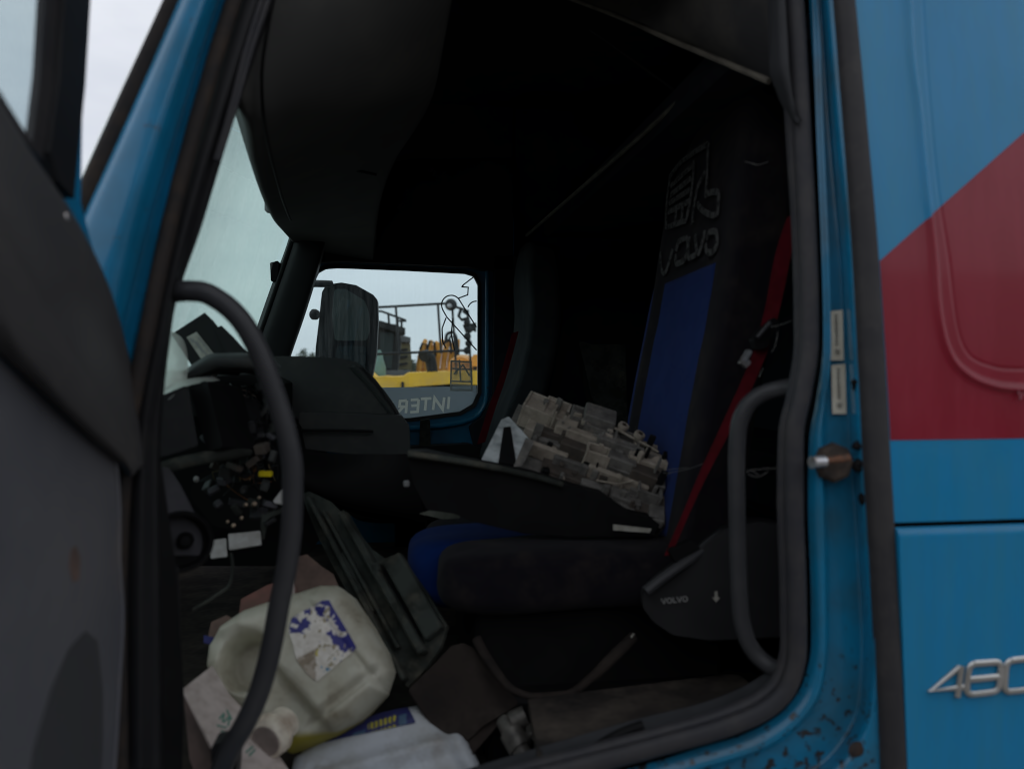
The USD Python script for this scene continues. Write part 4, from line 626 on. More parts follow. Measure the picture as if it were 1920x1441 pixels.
T.add('frame_trim', extrude_on(poly_on([(104, -400), (158, -400), (150, 0), (140, 160), (118, 370), (90, 340), (72, 285), (92, 150), (101, 0)], dp).buffer(.001), dp, .02, .012), 'trim', door)
pad = [[PX(x, y, X_) for x, y, X_ in ((-90, 70, -.39), (0, 190, -.39), (62, 290, -.39), (118, 370, -.39), (160, 440, -.39), (208, 545, -.39), (245, 680, -.39), (266, 775, -.39), (280, 860, -.385))],
       [PX(x, y, X_) for x, y, X_ in ((-90, 170, -.372), (0, 280, -.372), (50, 370, -.372), (105, 450, -.372), (150, 520, -.372), (195, 610, -.372), (232, 725, -.372), (254, 805, -.372), (272, 868, -.375))],
       [PX(x, y, X_) for x, y, X_ in ((-90, 330, -.352), (0, 430, -.352), (45, 500, -.352), (92, 580, -.352), (135, 650, -.352), (180, 720, -.355), (222, 790, -.36), (245, 835, -.365), (262, 878, -.37))],
       [PX(x, y, X_) for x, y, X_ in ((-90, 470, -.358), (0, 560, -.358), (40, 630, -.358), (85, 690, -.358), (125, 745, -.36), (170, 790, -.362), (212, 835, -.366), (236, 862, -.37), (252, 888, -.374))],
       [PX(x, y, X_) for x, y, X_ in ((-90, 590, -.386), (0, 668, -.386), (38, 702, -.386), (80, 740, -.386), (118, 775, -.386), (160, 815, -.386), (202, 850, -.386), (226, 872, -.386), (240, 895, -.386))]]
T.add('door_pad', shell(loft(pad, 30, 60), .012), 'door_pad', door, label='dark padded ledge of the open door', smooth=True); T.add('pad_screw', lathe([(0, .003), (.004, .003), (.0055, 0)], PX(124, 406, -.385), [1, 0, .2], 14), 'steel', door); T.add('pad_screw', lathe([(0, .003), (.004, .003), (.006, 0)], PX(270, 838, -.379), [1, 0, .2], 14), 'redrust', door)
dl = [(-300, 560), (0, 672), (80, 745), (160, 818), (214, 860), (222, 960), (222, 1040), (229, 1150), (222, 1300), (212, 1460), (208, 1600), (-300, 1600)]
lp = T.add('door_panel', slab(dl, pl=dpf, depth=.012, rnd=.006), 'door_panel', door, label='light grey lower panel of the open door'); T.add('panel_edge', tube(A([PX(x, y, -.387) for x, y in ((216, 862), (223, 960), (223, 1040), (229, 1150), (222, 1300), (212, 1460))]), .0030, 8, 40), 'door_panel', door)
pk = [(30, 1600), (62, 1400), (95, 1290), (128, 1215), (158, 1182), (180, 1200), (190, 1290), (190, 1400), (178, 1600)]
T.add('door_pocket', slab(pk, pl=dpf, depth=.006, rnd=.01, front=.002), 'pocket', door); T.add('door_stain', rough(slab([(132, 1030), (142, 1022), (150, 1045), (148, 1085), (136, 1090), (129, 1060)], pl=dpf, depth=.002, rnd=.003, front=.0006), 0, 1), 'brown_card', door)
T.done()

# ================================================================== LOOSE THINGS IN THE CAB
# canister lying in the footwell
def sg(t): return 1 / (1 + np.exp(-np.clip(t, -40, 40)))
def jug_h(x, y):
    a_, b_ = (x - 478) * .86 + (y - 1246) * .5, (y - 1246) * .86 - (x - 478) * .5; d = np.sqrt((a_ / 40) ** 2 + (b_ / 52) ** 2); h = -0.085 * sg((1 - d) * 16)
    h = h - 0.028 * sg(-((x - 560) * 0.75 - (y - 1262) * 0.66 + 14) / 4.0) * sg((y - 1190) / 8.0) * sg((d - 1) * 6)      # the shoulder steps down towards handle and neck
    h = h - 0.006 * np.exp(-(((x - 690) * .75 - (y - 1250) * .66) / 8) ** 2) - 0.010 * np.exp(-(((x - 630) * .62 + (y - 1330) * .78) / 9) ** 2) * sg((x - 590) / 6)
    return h + 0.004 * np.sin(x / 23.0 + y / 31.0)
jp = [(395, 1248), (399, 1212), (425, 1176), (470, 1147), (540, 1122), (610, 1101), (642, 1102), (668, 1122), (702, 1172), (730, 1222), (741, 1256), (726, 1302), (680, 1352), (640, 1378), (590, 1398), (548, 1412), (505, 1385), (470, 1350), (430, 1305), (402, 1270)]
j = Pillow(jp, plane(P(575, 1255, .40), [-.1, -.85, .42]), .085, .09, .046, 3, jug_h, 2.6)
J = Thing('canister', 'dirty milky plastic canister with a torn label and beige cap lying in the footwell', 'canister'); jb = J.add('body', j.mesh(), 'jug', smooth=True)
lab, lp_ = j.patch([(563, 1186), (566, 1170), (585, 1158), (622, 1139), (634, 1138), (643, 1155), (664, 1190), (682, 1222), (662, 1240), (640, 1258), (612, 1282), (598, 1272), (577, 1246), (570, 1215), (562, 1196)], .002, 2.2)
nz = np.asarray(meshkit.fbm(np.c_[lp_ * 0.075, np.zeros(len(lp_))])).ravel(); nz2 = np.asarray(meshkit.fbm(np.c_[lp_ * 0.11 + 50, np.ones(len(lp_))])).ravel()
right = ((lp_[:, 0] - 622) * 0.86 - (lp_[:, 1] - 1195) * 0.5) / 30.0; colr = np.tile(A([[.72, .68, .62]]), (len(lp_), 1)); n1 = (nz - nz.mean()) / nz.std(); n2 = (nz2 - nz2.mean()) / nz2.std(); low_ = (lp_[:, 1] - 1232) + (lp_[:, 0] - 600) * 0.55
colr[(n1 * 0.6 + right * 1.15) > 0.30] = (.030, .030, .20); colr[(n1 * 0.6 + right * 1.1 < 0.7) & (n2 > 1.25)] = (.34, .29, .19); colr[(lp_[:, 0] < 582) & (lp_[:, 1] < 1186) & (n2 > -.3)] = (.04, .04, .2)
colr[(low_ > -22) & (lp_[:, 0] < 592)] = (.40, .345, .28); colr[(low_ > -22) & (lp_[:, 0] < 592) & (n1 > .8)] = (.26, .21, .15); colr[(n1 < -1.1) & (lp_[:, 1] > 1230) & (lp_[:, 0] > 600)] = (.06, .24, .42); colr[(np.hypot((lp_[:, 0] - 603) * .8, lp_[:, 1] - 1224) < 9) & (n2 > .1)] = (.6, .5, .05)
J.add('label', lab, 'label', colors=colr)
ca = P(507, 1379, .262); cax = unit(A([-.42, -1.0, -.10])); ck = 1.45; J.add('cap', lathe([(0, .016), (.019 * ck, .016), (.0215 * ck, .014), (.0235 * ck, .010), (.0235 * ck, -.006), (.0255 * ck, -.007), (.0255 * ck, -.011), (.019 * ck, -.012), (.020 * ck, -.045)], ca, cax, 36), 'cap', smooth=40)
for k in range(30):
    t_ = k / 30 * 2 * math.pi; e1_ = unit(np.cross(cax, [0, 0, 1.0])); e2_ = np.cross(cax, e1_); J.add('cap_rib', tube([ca + (e1_ * math.cos(t_) + e2_ * math.sin(t_)) * .0236 * ck + cax * q for q in (-.005, .009)], .0011, 6), 'cap')
J.add('cap_top', lathe([(0, .0175), (.0175 * ck, .0175), (.019 * ck, .0155)], ca, cax, 36), 'capface')
J.done()
# white canister below it
wp = [(545, 1460), (552, 1425), (590, 1395), (650, 1360), (720, 1338), (790, 1324), (832, 1343), (872, 1380), (897, 1425), (915, 1480), (930, 1560), (860, 1640), (600, 1640), (545, 1550)]
def wh(x, y): return 0.014 * np.exp(-(((y - 1432) + (x - 760) * .28) / 16) ** 2) * (x > 600) - 0.012 * np.exp(-(((x - 850) * .8 - (y - 1400) * .5) / 12) ** 2)
w = Pillow(wp, plane(P(730, 1420, .34), [-.1, -.7, .7]), .055, .07, .05, 7, wh)
W = Thing('canister', 'white plastic canister with a blue and yellow label below the milky canister', 'canister'); W.add('body', w.mesh(), 'jugw', smooth=True)
wl_, wpx = w.patch([(618, 1408), (640, 1372), (700, 1352), (765, 1331), (785, 1374), (700, 1392), (640, 1404)], .0025, 2.0); cw = np.tile(A([[.018, .022, .11]]), (len(wpx), 1)); u_ = (wpx[:, 0] - 630) / 150; v_ = (wpx[:, 1] - (1400 - u_ * 46)) 
gl = (np.sin(wpx[:, 0] * 0.75) > -0.25) & (np.abs(v_ + 12) > 2.0); cw[(np.abs(v_ + 12) < 15) & (wpx[:, 0] > 690) & (wpx[:, 0] < 742) & gl & (np.abs(v_ + 12) > 3)] = (.42, .38, .03); cw[(np.abs(v_ + 8) < 9) & (wpx[:, 0] > 662) & (wpx[:, 0] < 685)] = (.05, .11, .2); cw[(np.abs(v_ + 8) < 5) & (wpx[:, 0] > 645) & (wpx[:, 0] < 660) & gl] = (.3, .27, .03); cw[(np.abs(v_ + 14) < 10) & (wpx[:, 0] > 748) & (wpx[:, 0] < 762)] = (.06, .12, .2)
W.add('label', wl_, 'label', colors=cw); W.done()
# paper carton under the handle
C = Thing('carton', 'white cardboard carton with green print beneath the milky canister', 'carton'); pl = plane3(P(343, 1290, .27), P(400, 1245, .36), P(535, 1441, .24)); cb = C.add('top_flap', slab([(343, 1290), (398, 1246), (430, 1300), (490, 1365), (560, 1470), (520, 1540), (470, 1500), (395, 1395)], pl=pl, depth=.004), 'card')
C.add('side', slab([(343, 1291), (394, 1396), (400, 1470), (385, 1500), (355, 1420)], pl=plane(P(343, 1291, .27), [-.6, -1, -.1]), depth=.004), 'carton_side')
pg = plane(pl[0] + pl[3] * .0008, pl[3]); C.add('print', strokes([[(412, 1345), (420, 1336), (418, 1350)], [(420, 1352), (432, 1340), (428, 1358)], [(408, 1358), (424, 1362)], [(426, 1330), (434, 1346)], [(416, 1368), (428, 1374)], [(462, 1408), (474, 1398)], [(468, 1414), (478, 1404)]], pg, .0016), 'green_ink'); C.done()
def scrap(name, label, px, Y, n, m, d=.006, wob=.004):
    pl = plane(P(px[0][0], px[0][1], Y), n); one(name, label, 'cardboard', slab(px, pl=pl, depth=d, rnd=.002), m)
scrap('cardboard_scrap', 'reddish cardboard scrap above the milky canister left of the handle', [(452, 1122), (500, 1096), (545, 1082), (560, 1110), (500, 1136), (462, 1166), (448, 1150)], .50, [-.2, -1, .5], 'pink_card')
scrap('cardboard_scrap', 'curved brown cardboard piece right of the handle behind the milky canister', [(548, 1045), (575, 1038), (605, 1062), (625, 1075), (640, 1110), (600, 1120), (548, 1122)], .56, [.1, -1, .3], 'brown_card')
X_ = Thing('cardboard_box', 'small brown box with a blue band at the far left of the rubbish', 'box'); X_.add('panel', slab([(396, 1165), (425, 1152), (462, 1172), (440, 1195), (390, 1192)], pl=plane(P(420, 1175, .46), [-.1, -1, .6]), depth=.05, rnd=.003), 'brown_card'); X_.add('band', slab([(382, 1190), (424, 1200), (420, 1212), (382, 1204)], pl=plane(P(400, 1200, .448), [-.1, -1, .2]), depth=.004), 'blue_ink'); X_.done()
scrap('paper_sheet', 'thin white paper strip beside the brown cardboard piece', [(546, 1080), (552, 1078), (553, 1126), (540, 1135)], .48, [.6, -1, .2], 'card', .001)
# control unit and film on the dash
pe_ = plane3(P(322, 625, .62), P(385, 586, .62), P(400, 690, .55)); E = Thing('control_unit', 'black electronic box with a pale label lying on the dash under the windscreen', 'electronic box')
E.add('case', slab([(321, 626), (384, 585), (409, 618), (455, 672), (430, 690), (360, 686), (346, 664)], pl=pe_, depth=.035, rnd=.002), 'dark'); E.add('case', slab([(404, 618), (418, 612), (462, 660), (450, 676), (424, 660)], pl=pe_, depth=.05, rnd=.002, front=.006), 'dark')
E.add('label', slab([(350, 632), (369, 622), (402, 664), (390, 676), (380, 676)], pl=pe_, depth=.001, front=.0012), 'paper'); pe2 = plane(pe_[0] + pe_[3] * .0018, pe_[3]); E.add('print', strokes([[(372, 632), (396, 662)], [(368, 640), (388, 666)], [(362, 636), (380, 660)], [(357, 634), (362, 641)]], pe2, .0011), 'wire_g'); E.done()
fg = loft([Ps([(295, 700, .45), (305, 645, .45), (322, 622, .48)]), Ps([(310, 740, .4), (330, 690, .42), (345, 640, .47)]), Ps([(350, 720, .42), (352, 700, .43), (352, 672, .47)])], 24, 24); fg = fg + .012 * np.asarray(meshkit.fbm(fg.reshape(-1, 3) * 30)).reshape(24, 24)[..., None] * A([.2, -1, .3])
one('plastic_film', 'crumpled clear plastic film beside the electronic box on the dash', 'plastic film', shell(fg, .0006), 'film', smooth=60)
one('plastic_film', 'cloudy film scrap tucked under the instrument hood', 'plastic film', shell(loft([Ps([(300, 742, .38), (340, 712, .4), (362, 708, .44), (400, 704, .5)]), Ps([(316, 748, .36), (352, 722, .38), (380, 716, .42), (412, 712, .48)])], 10, 20) + 0, .0008), 'film', smooth=60)
# ---- dashboard trim frame lying across the seat
K = Thing('trim_frame', 'long black dash trim lying across the driver seat', 'trim panel'); kp = [(762, 846), (800, 846), (900, 866), (1000, 886), (1058, 905), (1130, 925), (1180, 960), (1242, 972), (1225, 1004), (1080, 1006), (985, 1000), (900, 980), (850, 962), (800, 955), (775, 905)]
K.add('panel', slab(kp, pl=plane(P(1000, 940, .47), [-.05, -1, -.10]), depth=.03, rnd=.006), 'dark'); K.add('rim', tube(Ps([(764, 850, .46), (850, 862, .46), (1000, 892, .46), (1055, 908, .46)]), .007, 10, 30), 'dirty'); K.add('clip', box(P(762, 906, .44), [.012, .01, .012], .002), 'wire_g'); K.done()
one('paper_slip', 'pale paper slip sticking out under the black dash trim near the seat nose', 'paper', slab([(786, 962), (835, 946), (862, 956), (862, 970), (830, 972)], pl=plane(P(830, 960, .55), [0, -1, .5]), depth=.002), 'paper'); one('paper_slip', 'beige card strip under the right end of the black dash trim', 'paper', slab([(1150, 982), (1222, 990), (1218, 998), (1150, 993)], pl=plane(P(1180, 988, .44), [0, -1, .3]), depth=.003), 'paper')
# ---- dusty instrument unit on the seat
I_ = Thing('instrument_unit', 'dusty beige instrument unit with open housings and a shiny end lying on the driver seat', 'instrument cluster')
qa, qb, qc, qd = P(905, 866, .56), P(1243, 990, .48), P(1243, 868, .58), P(962, 752, .80)
def Q(s, t, h=0.0):
    return (qa * (1 - s) + qb * s) * (1 - t) + (qd * (1 - s) + qc * s) * t + qn * h
qn = unit(np.cross(qb - qa, qd - qa)); qn = qn if np.dot(qn, CAM - qa) > 0 else -qn; qs = unit(qb - qa); qt = unit(np.cross(qn, qs)); QR = np.stack([qs, qt, qn], 1); QL, QH = np.linalg.norm(qb - qa), np.linalg.norm(qd - qa)
I_.add('base_plate', cat([shell(A([[Q(s, t, 0) for t in np.linspace(0, 1, 6)] for s in np.linspace(.04, 1, 8)]), .05)]), 'clus2')
Rb = np.random.default_rng(21)
def ibox(s, t, w_, h_, d_, m, rz=0, name='housing', tilt=0):
    I_.add(name, box(Q(s, t, d_ / 2), [w_, h_, d_], .0025, QR @ rot(tilt, 0, rz)), m, smooth=12)
def hollow(s, t, w_, h_, d_, m, rz=0, tilt=0, k=.35, wall=.006):
    """an open housing: four walls round a dark floor"""
    R3 = QR @ rot(tilt, 0, rz); c = Q(s, t, 0); q = [box(c + R3 @ A([sx * (w_ - wall) / 2, 0, d_ / 2]), [wall, h_, d_], .0015, R3) for sx in (-1, 1)] + [box(c + R3 @ A([0, sy * (h_ - wall) / 2, d_ / 2]), [w_ - 2 * wall, wall, d_], .0015, R3) for sy in (-1, 1)]
    p_ = I_.add('housing', trimesh.boolean.union([trimesh.convex.convex_hull(x_) for x_ in q] + [trimesh.convex.convex_hull(box(c + R3 @ A([0, 0, d_ * k / 2]), [w_ - wall, h_ - wall, d_ * k], .001, R3))], engine='manifold'), m, smooth=25); return p_
# a flat dark circuit body below, layered housings above
I_.add('circuit_plate', shell(A([[Q(s, t, .012) for t in np.linspace(-.02, .42, 5)] for s in np.linspace(.30, 1.0, 8)]), .012), 'clus3'); I_.add('side_wall', shell(A([[Q(s, t, .034) for t in np.linspace(.40, .62, 4)] for s in np.linspace(.2, .98, 8)]), .03), 'clus2')
hollow(.185, .80, .075, .075, .060, 'clus', -4, 0, .9); hollow(.285, .86, .060, .080, .055, 'clus', -3, 4, .55); ibox(.245, .60, .080, .045, .030, 'clus', -2); hollow(.44, .90, .050, .055, .060, 'clus2', 2, 0, .3)
ibox(.55, .95, .075, .060, .072, 'clus2', 3); hollow(.545, .80, .060, .035, .062, 'clus2', 1, 0, .3, .005); ibox(.40, .74, .034, .060, .055, 'clus', -6); ibox(.64, .80, .045, .05, .048, 'clus2'); hollow(.74, .86, .060, .05, .052, 'clus2', 0, 0, .4); hollow(.86, .88, .055, .055, .040, 'clus', 2, 0, .25)
ibox(.95, .78, .065, .030, .045, 'clus', -16, tilt=-14); ibox(.50, .62, .150, .022, .058, 'clus', -1); ibox(.70, .68, .110, .020, .060, 'clus2', 2); ibox(.34, .53, .090, .024, .045, 'clus3', 0); ibox(.86, .66, .080, .026, .048, 'clus'); hollow(.58, .47, .055, .04, .056, 'clus', 3, 0, .4); ibox(.72, .50, .065, .030, .054, 'clus2', -2); ibox(.44, .45, .060, .030, .050, 'clus3', 1); ibox(.86, .50, .060, .04, .046, 'clus3', -3)
ibox(.30, .33, .100, .014, .036, 'clus'); ibox(.50, .31, .120, .012, .030, 'clus2', 1); ibox(.72, .33, .140, .014, .034, 'clus', -1); hollow(.90, .33, .055, .045, .034, 'clus2', 4, 0, .4); ibox(.44, .18, .085, .030, .018, 'clus3'); ibox(.60, .16, .060, .022, .020, 'clus2', 5); ibox(.78, .18, .070, .040, .020, 'clus2', 0); ibox(.95, .10, .035, .060, .022, 'clus2', 2); ibox(.64, .05, .160, .012, .016, 'clus2')
for k in range(60):   # small ribs, relays and clips between the housings
    s, t = Rb.uniform(.2, .98), Rb.uniform(.04, .97); ibox(s, t, Rb.uniform(.004, .020), Rb.uniform(.004, .016), (.03 if t < .42 else .065) + Rb.uniform(-.012, .012), ('clus', 'clus2', 'clus3', 'clus2', 'dark')[k % 5], Rb.choice([0, 0, 0, 90, 12, -20]) + Rb.normal(0, 3), 'clip')
for s, t in ((.70, .97), (.80, .93), (.475, .80)): I_.add('ring', lathe([(.006, 0), (.012, .0), (.0135, .006), (.012, .012), (.006, .012)], Q(s, t, .05), unit(qn + qs * .2), 18), 'clus')
I_.add('strut', tube([Q(.64, .90, .055), Q(.93, .86, .045)], .003, 8), 'clus'); I_.add('strut', tube([Q(.44, .58, .05), Q(.62, .60, .045)], .003, 8), 'clus2'); I_.add('strut', tube([Q(.60, .16, .03), Q(.72, .22, .03), Q(.80, .3, .04)], .002, 8), 'clus')
pf = plane3(P(905, 860, .50), P(985, 875, .50), P(950, 782, .62)); I_.add('reflector', slab([(902, 862), (940, 786), (954, 780), (1000, 830), (978, 872)], pl=pf, depth=.02, rnd=.003), 'mirrorfoil'); I_.add('reflector_slot', slab([(934, 868), (944, 802), (957, 800), (968, 872)], pl=pf, depth=.01, front=.003), 'dark'); I_.add('reflector_edge', slab([(985, 822), (1000, 828), (978, 876), (962, 876)], pl=pf, depth=.012, front=.004), 'clus2'); I_.done()
# ---- long dirty panel leaning across the footwell
D = Thing('trim_panel', 'long dirty greenish plastic trim leaning across the footwell', 'trim panel'); pq = plane3(P(570, 928, .72), P(838, 1175, .42), P(765, 1285, .40))
D.add('panel', slab([(564, 926), (580, 920), (618, 938), (652, 972), (694, 1026), (722, 1046), (746, 1036), (775, 1075), (802, 1112), (838, 1172), (826, 1212), (800, 1250), (764, 1288), (700, 1195), (640, 1090), (598, 1010)], pl=pq, depth=.012, rnd=.004), 'dirty')
def pbar(a_, b_, w_, h_, m='dirty', nm='rib'):
    pa, pb2 = PL(*a_, pq[0], pq[3]), PL(*b_, pq[0], pq[3]); e1 = unit(pb2 - pa); e2 = np.cross(pq[3], e1); D.add(nm, box((pa + pb2) / 2 + pq[3] * h_ / 2, [np.linalg.norm(pb2 - pa), w_, h_], .003, np.stack([e1, e2, pq[3]], 1)), m)
pbar((585, 935), (765, 1275), .010, .022); pbar((650, 965), (800, 1225), .016, .030); pbar((612, 960), (752, 1215), .008, .016); pbar((742, 1050), (822, 1190), .042, .026); pbar((715, 1062), (788, 1195), .012, .008, 'dark', 'slot'); pbar((640, 1040), (700, 1150), .02, .012); pbar((706, 1072), (722, 1066), .02, .03)
D.done()
B_ = Thing('floor_flap', 'stiff brown floor flap standing between the white canister and the seat', 'floor flap'); B_.add('board', slab([(764, 1292), (800, 1258), (846, 1210), (868, 1204), (886, 1212), (925, 1255), (962, 1302), (975, 1318), (905, 1360), (868, 1396), (835, 1392), (800, 1345)], pl=plane(P(860, 1290, .36), [.1, -1, .65]), depth=.008, rnd=.008), 'board', label=None)
B_.add('fold', slab([(868, 1397), (905, 1361), (975, 1319), (990, 1335), (930, 1362), (880, 1420)], pl=plane(P(900, 1370, .33), [.1, -1, 1.2]), depth=.006, rnd=.004), 'board'); B_.done()
V_ = Thing('metal_linkage', 'greasy metal lever end in the footwell right of the white canister', 'lever'); V_.add('rod', tube(Ps([(945, 1350, .34), (965, 1385, .30), (990, 1430, .26), (1010, 1490, .23)]), [.016, .017, .016, .018], 14, 20), 'metal_d'); V_.add('collar', rough(tube(Ps([(958, 1372, .31), (976, 1402, .285)]), .022, 16, 6), .002, 60), 'metal_d'); V_.add('joint', rough(tube(Ps([(960, 1352, .33), (985, 1340, .33)]), .018, 14, 8), .002, 50), 'metal_d'); V_.add('fork', box(P(1000, 1372, .31), [.03, .03, .014], .004, rot(20, 30, 10)), 'metal_d'); V_.done()
# ---- cobwebs and debris
def web(label, strands, r=.00035):
    t_ = Thing('cobweb', label, 'cobweb')
    for l in strands: t_.add('strand', tube(Ps(l), r, 5, 14), 'web')
    t_.done()
web('dusty cobweb strands between the instrument unit and the red belt', [[(1243, 886, .46), (1275, 882, .4), (1318, 868, .32)], [(1250, 889, .46), (1262, 884, .44)], [(1243, 880, .46), (1290, 876, .37)]])
web('cobweb strands from the upright handle to the door seal', [[(1400, 882, .13), (1430, 878, .12), (1468, 877, .1)], [(1402, 886, .13), (1416, 893, .12), (1440, 882, .11)], [(1410, 880, .13), (1422, 890, .12)]])
web('cobweb hanging beside the belt guide under the seal', [[(1445, 612, .2), (1470, 606, .16), (1484, 600, .14)], [(1458, 620, .2), (1454, 645, .2), (1446, 660, .2)], [(1430, 690, .22), (1424, 706, .22)]], .0004)
web('wispy cobweb on the dark cloth near the top of the seal', [[(1396, 302, .3), (1412, 306, .28), (1426, 308, .26), (1440, 303, .24)], [(1404, 304, .3), (1420, 310, .27)]], .0004)
for n_, (x, y, q, s) in enumerate(((1186, 1190, .33, .006), (1410, 1304, .2, .005))): one('debris', ('pale chip lying beside the seat side cover', 'pale chip on the floor mat near the sill corner')[n_], 'debris', rough(box(P(x, y, q), [s * .6, s * .5, s * 1.6], .001, rot(20, 30, 10)), 0, 1), 'paper')

# ================================================================== OUTSIDE THE FAR WINDOW
DY = 15.4
def ex_tube(t_, name, pts, r, m, parent=None): return t_.add(name, tube(A([P(*p) for p in pts]), r, 8), m, parent)
def gz(px, Y): return P(px, 690, Y)[0]
Y_ = Thing('yellow_machine', 'yellow excavator engine deck with a black exhaust pipe and handrails', 'excavator')
hood = Y_.add('hood', slab([(640, 705), (693, 695), (705, 706), (722, 705), (737, 706), (756, 705), (767, 698), (795, 697), (842, 695), (940, 694), (940, 722), (844, 719), (788, 723), (732, 729), (719, 732), (640, 740)], DY, 2.2, .03), 'yellow')
Y_.add('hood_notch', box(P(755, 722, DY - .03), [.06, .08, .16], .01), 'mdark', hood); Y_.add('lower_body', slab([(640, 738), (719, 731), (790, 724), (940, 721), (940, 800), (640, 800)], DY + .15, 2.0, .02), 'mdark')
x0, x1 = gz(640, DY), gz(940, DY)
for yy in (DY + .1, DY + 1.7): Y_.add('track', cat([bx(x0 - .4, x1 + .5, yy, yy + .5, 0.0, .85)]), 'mdark')
Y_.add('turntable', bx(x0 + .6, x1 - .6, DY + .5, DY + 1.9, .8, 1.2), 'mgrey')
Y_.add('exhaust_pipe', tube(A([P(812, 708, DY + .3), P(810, 690, DY + .3), P(806, 672, DY + .3), P(800, 666, DY + .25), P(794, 668, DY + .15)]), [.13, .12, .125, .13, .12], 16, 24), 'mdark'); 
for pts in ([(700, 576, DY), (770, 572, DY), (840, 568, DY)], [(690, 664, DY), (780, 660, DY), (876, 656, DY)]): ex_tube(Y_, 'handrail', pts, .028, 'mdark')
for a_, b_ in (((742, 573), (749, 665)), ((821, 569), (827, 662)), ((848, 574), (856, 700)), ((703, 575), (705, 663)), ((877, 580), (884, 715))): ex_tube(Y_, 'rail_post', [(a_[0], a_[1], DY), (b_[0], b_[1], DY)], .026, 'mdark')
ex_tube(Y_, 'handrail', [(852, 574, DY), (872, 580, DY), (878, 592, DY)], .028, 'mdark')
Y_.add('lamp', lathe([(0, .12), (.07, .11), (.13, .05), (.12, -.05)], P(846, 571, DY - .05), [-.2, -1, 0], 20), 'mdark'); Y_.add('lamp_lens', lathe([(0, .06), (.05, .05), (.055, 0)], P(843, 573, DY - .15), [-.2, -1, 0], 16), 'steel')
Y_.add('mirror_stay', cat([tube(A([P(*p) for p in q]), .035, 8) for q in ([(864, 580, DY), (860, 592, DY), (866, 599, DY), (880, 595, DY)], [(868, 582, DY), (878, 590, DY), (876, 598, DY)])]), 'mdark')
for k in range(5): Y_.add('chain_link', rough(trimesh.creation.icosphere(2, .06), .04, 12, k), 'mdark'); Y_.items[-1][1].apply_translation(P(876 + 3 * (k % 2), 604 + 13 * k, DY))
Y_.add('bracket', slab([(868, 608), (893, 604), (893, 622), (880, 616), (874, 624)], DY, .1, .01), 'mdark')
Y_.done()
C1 = Thing('dark_machine', 'dark machine cab with a railed roof behind the yellow deck', 'excavator'); D2 = 19.0
cab_ = C1.add('cab', slab([(680, 612), (712, 604), (748, 608), (752, 640), (744, 712), (680, 712)], D2, 2.0, .05), 'mdark'); C1.add('roof', slab([(690, 606), (712, 600), (760, 614), (760, 621), (744, 622), (712, 612), (690, 614)], D2 - .2, 2.2, .02), 'mdark', cab_)
C1.add('cab_window', slab([(712, 622), (738, 624), (735, 690), (714, 690)], D2 - .03, .05, .04), 'mglass', cab_)
for pts in ([(690, 582), (716, 583), (745, 594), (761, 600)], [(745, 601), (762, 601)], [(728, 586), (730, 612)], [(745, 594), (746, 614)], [(753, 598), (753, 616)]): ex_tube(C1, 'roof_rail', [(x, y, D2 - .1) for x, y in pts], .03, 'mdark')
C1.add('base', bx(gz(660, D2), gz(770, D2), D2 - .1, D2 + 2.2, .7, 1.95), 'mgrey'); C1.add('track', bx(gz(640, D2), gz(790, D2), D2 - .3, D2 + .3, 0, .8), 'mdark'); C1.add('track', bx(gz(640, D2), gz(790, D2), D2 + 1.7, D2 + 2.3, 0, .8), 'mdark'); C1.done()
C2 = Thing('olive_machine', 'olive brown machine body with a slatted top between the dark cab and the orange boom', 'excavator'); D3 = 22.0
bo = C2.add('body', slab([(738, 642), (762, 634), (769, 640), (773, 690), (782, 712), (738, 712)], D3, 2.0, .04), 'olive'); C2.add('top', slab([(736, 632), (748, 626), (770, 632), (770, 641), (748, 640)], D3 - .15, 2.2, .02), 'mgrey', bo)
for k in range(4): C2.add('slat', slab([(742, 655 + k * 13), (764, 652 + k * 13), (765, 656 + k * 13), (742, 660 + k * 13)], D3 - .05, .08), 'mdark', bo)
C2.add('chassis', bx(gz(735, D3), gz(785, D3), D3, D3 + 2.2, .5, 1.9), 'mdark'); C2.add('track', bx(gz(725, D3), gz(795, D3), D3 - .2, D3 + .4, 0, .7), 'mdark'); C2.done()
C4 = Thing('teal_tank', 'pale teal tank with a domed top left of the olive machine', 'tank'); D4 = 17.2; zt = P(711, 655, D4)[2]; rt = (P(724, 690, D4)[0] - P(699, 690, D4)[0]) / 2; xc_ = P(711, 690, D4)[0]
C4.add('tank', lathe([(0, zt), (rt * .25, zt - .02), (rt * .5, zt - .10), (rt * .62, zt - .22), (rt, zt - .42), (rt, 1.2), (0, 1.2)], [xc_, D4, 0], [0, 0, 1], 24), 'teal')
for a_, b_ in ((-1, -1), (1, -1), (-1, 1), (1, 1)): C4.add('leg', bx(xc_ + a_ * rt * .6 - .04, xc_ + a_ * rt * .6 + .04, D4 + b_ * rt * .6 - .04, D4 + b_ * rt * .6 + .04, 0, 1.22), 'mgrey')
C4.done()
O_ = Thing('orange_machine', 'orange ribbed grab and hoses of a machine behind the exhaust pipe', 'grab'); D5 = 20.0
for k, (xa, xb) in enumerate(((785, 797), (797, 808), (808, 818), (818, 828), (830, 840), (842, 852), (852, 858))):
    O_.add('tine', tube(A([P(xa, 706, D5 + .1 * (k % 2)), P(xa + 2, 680, D5), P((xa + xb) / 2 + 1, 655, D5 - .1), P(xb + 1, 637 + (k % 3) * 2, D5)]), [.075, .085, .085, .06], 8, 16), 'orange')
for x, y in ((792, 648), (806, 644), (836, 640), (845, 634)): ex_tube(O_, 'hose', [(x - 4, y + 6, D5 - .2), (x, y - 5, D5 - .25), (x + 9, y - 2, D5 - .2), (x + 10, y + 22, D5 - .15)], .035, 'mdark')
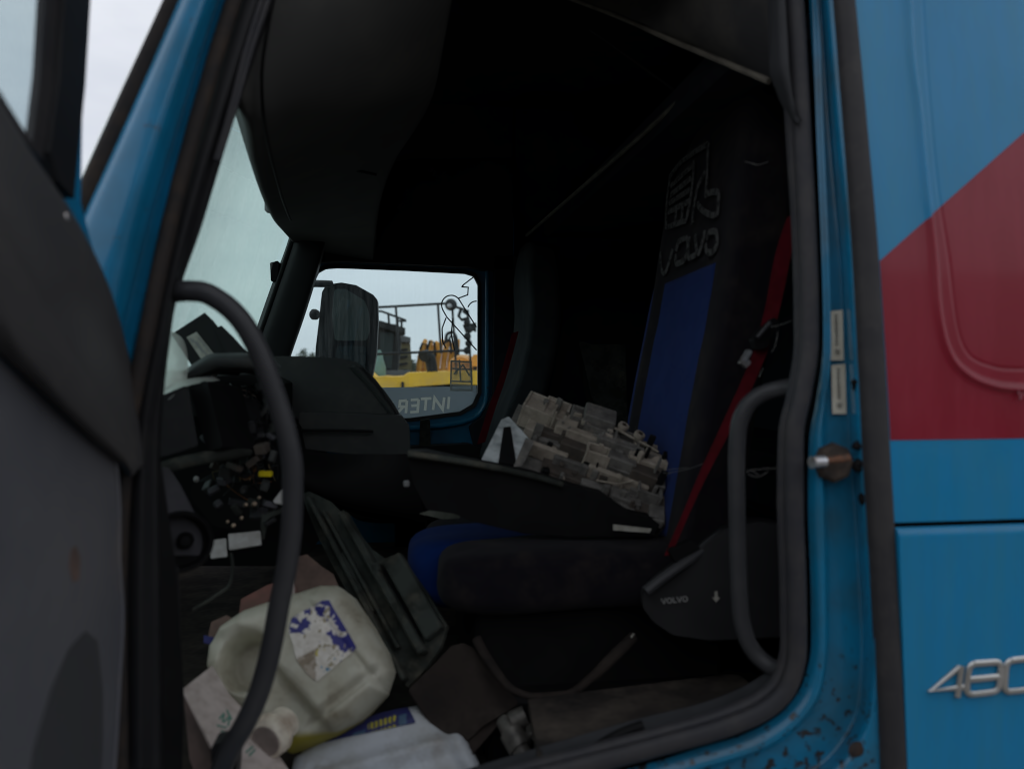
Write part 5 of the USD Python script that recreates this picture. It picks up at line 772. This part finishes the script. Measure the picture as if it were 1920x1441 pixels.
O_.add('hose_loop', tube(A([P(*p) for p in [(836, 642, D5 - .2), (838, 626, D5 - .2), (848, 622, D5 - .2), (855, 632, D5 - .2), (858, 655, D5 - .2), (862, 700, D5 - .2)]]), .045, 8, 24), 'mdark')
O_.add('carrier', slab([(785, 690), (860, 690), (862, 720), (785, 720)], D5 + .3, 1.2, .03), 'orange'); O_.add('base', bx(gz(780, D5), gz(865, D5), D5 + .2, D5 + 1.6, 0, 1.8), 'mdark'); O_.done()
G5 = Thing('orange_machine', 'small orange and grey machine parts at the right edge of the far window', 'machine'); G5.add('drum', lathe([(0, .3), (.3, .28), (.36, .1), (.36, -.3), (0, -.3)], P(868, 692, 17.5), [-.3, -1, 0], 24), 'orange'); G5.add('frame', bx(gz(858, 17.6), gz(896, 17.6), 17.6, 18.6, 0, 1.75), 'mgrey'); G5.add('post', bx(gz(889, 17), gz(895, 17), 17, 17.2, 0, 2.05), 'mdark'); G5.add('beacon', lathe([(0, .16), (.06, .15), (.09, .08), (.09, -.12), (0, -.12)], P(892, 676, 17), [0, 0, 1], 16), 'orange'); G5.done()
# far trees on the horizon
def tree(label, x, y, h, seed):
    r = np.random.default_rng(seed); t_ = Thing('tree', label, 'tree'); t_.add('trunk', tube([[x, y, 0], [x + r.normal(0, .2), y, h * .35], [x + r.normal(0, .4), y, h * .7]], [.22, .16, .08], 8, 12), 'bark')
    n = 900; c = r.normal(0, 1, (14, 3)) * [h * .28, h * .28, h * .17] + [x, y, h * .68]; k = r.integers(0, 14, n); p = c[k] + r.normal(0, h * .075, (n, 3)); a_ = unit(r.normal(0, 1, (n, 3))); b_ = unit(np.cross(a_, r.normal(0, 1, (n, 3)))); s = r.uniform(.12, .3, (n, 1)) * h / 6
    V = np.stack([p - a_ * s, p + b_ * s * .6, p + a_ * s, p - b_ * s * .6], 1).reshape(-1, 3); i = np.arange(n) * 4; t_.add('crown', trimesh.Trimesh(V, np.vstack([np.stack([i, i + 1, i + 2], 1), np.stack([i, i + 2, i + 3], 1)]), process=False), 'leaf', smooth=False); t_.done()
tree('low grey green tree left of the wing mirror on the horizon', P(568, 690, 90)[0], 90, 3.7, 1); tree('small darker tree just beside the wing mirror edge on the horizon', P(583, 690, 95)[0], 95, 3.9, 2); tree('far tree in the gap left of the orange grab', P(779, 690, 80)[0], 80, 3.2, 3)
tree('far tree at the left foot of the far window', P(550, 690, 110)[0], 110, 3.4, 4)
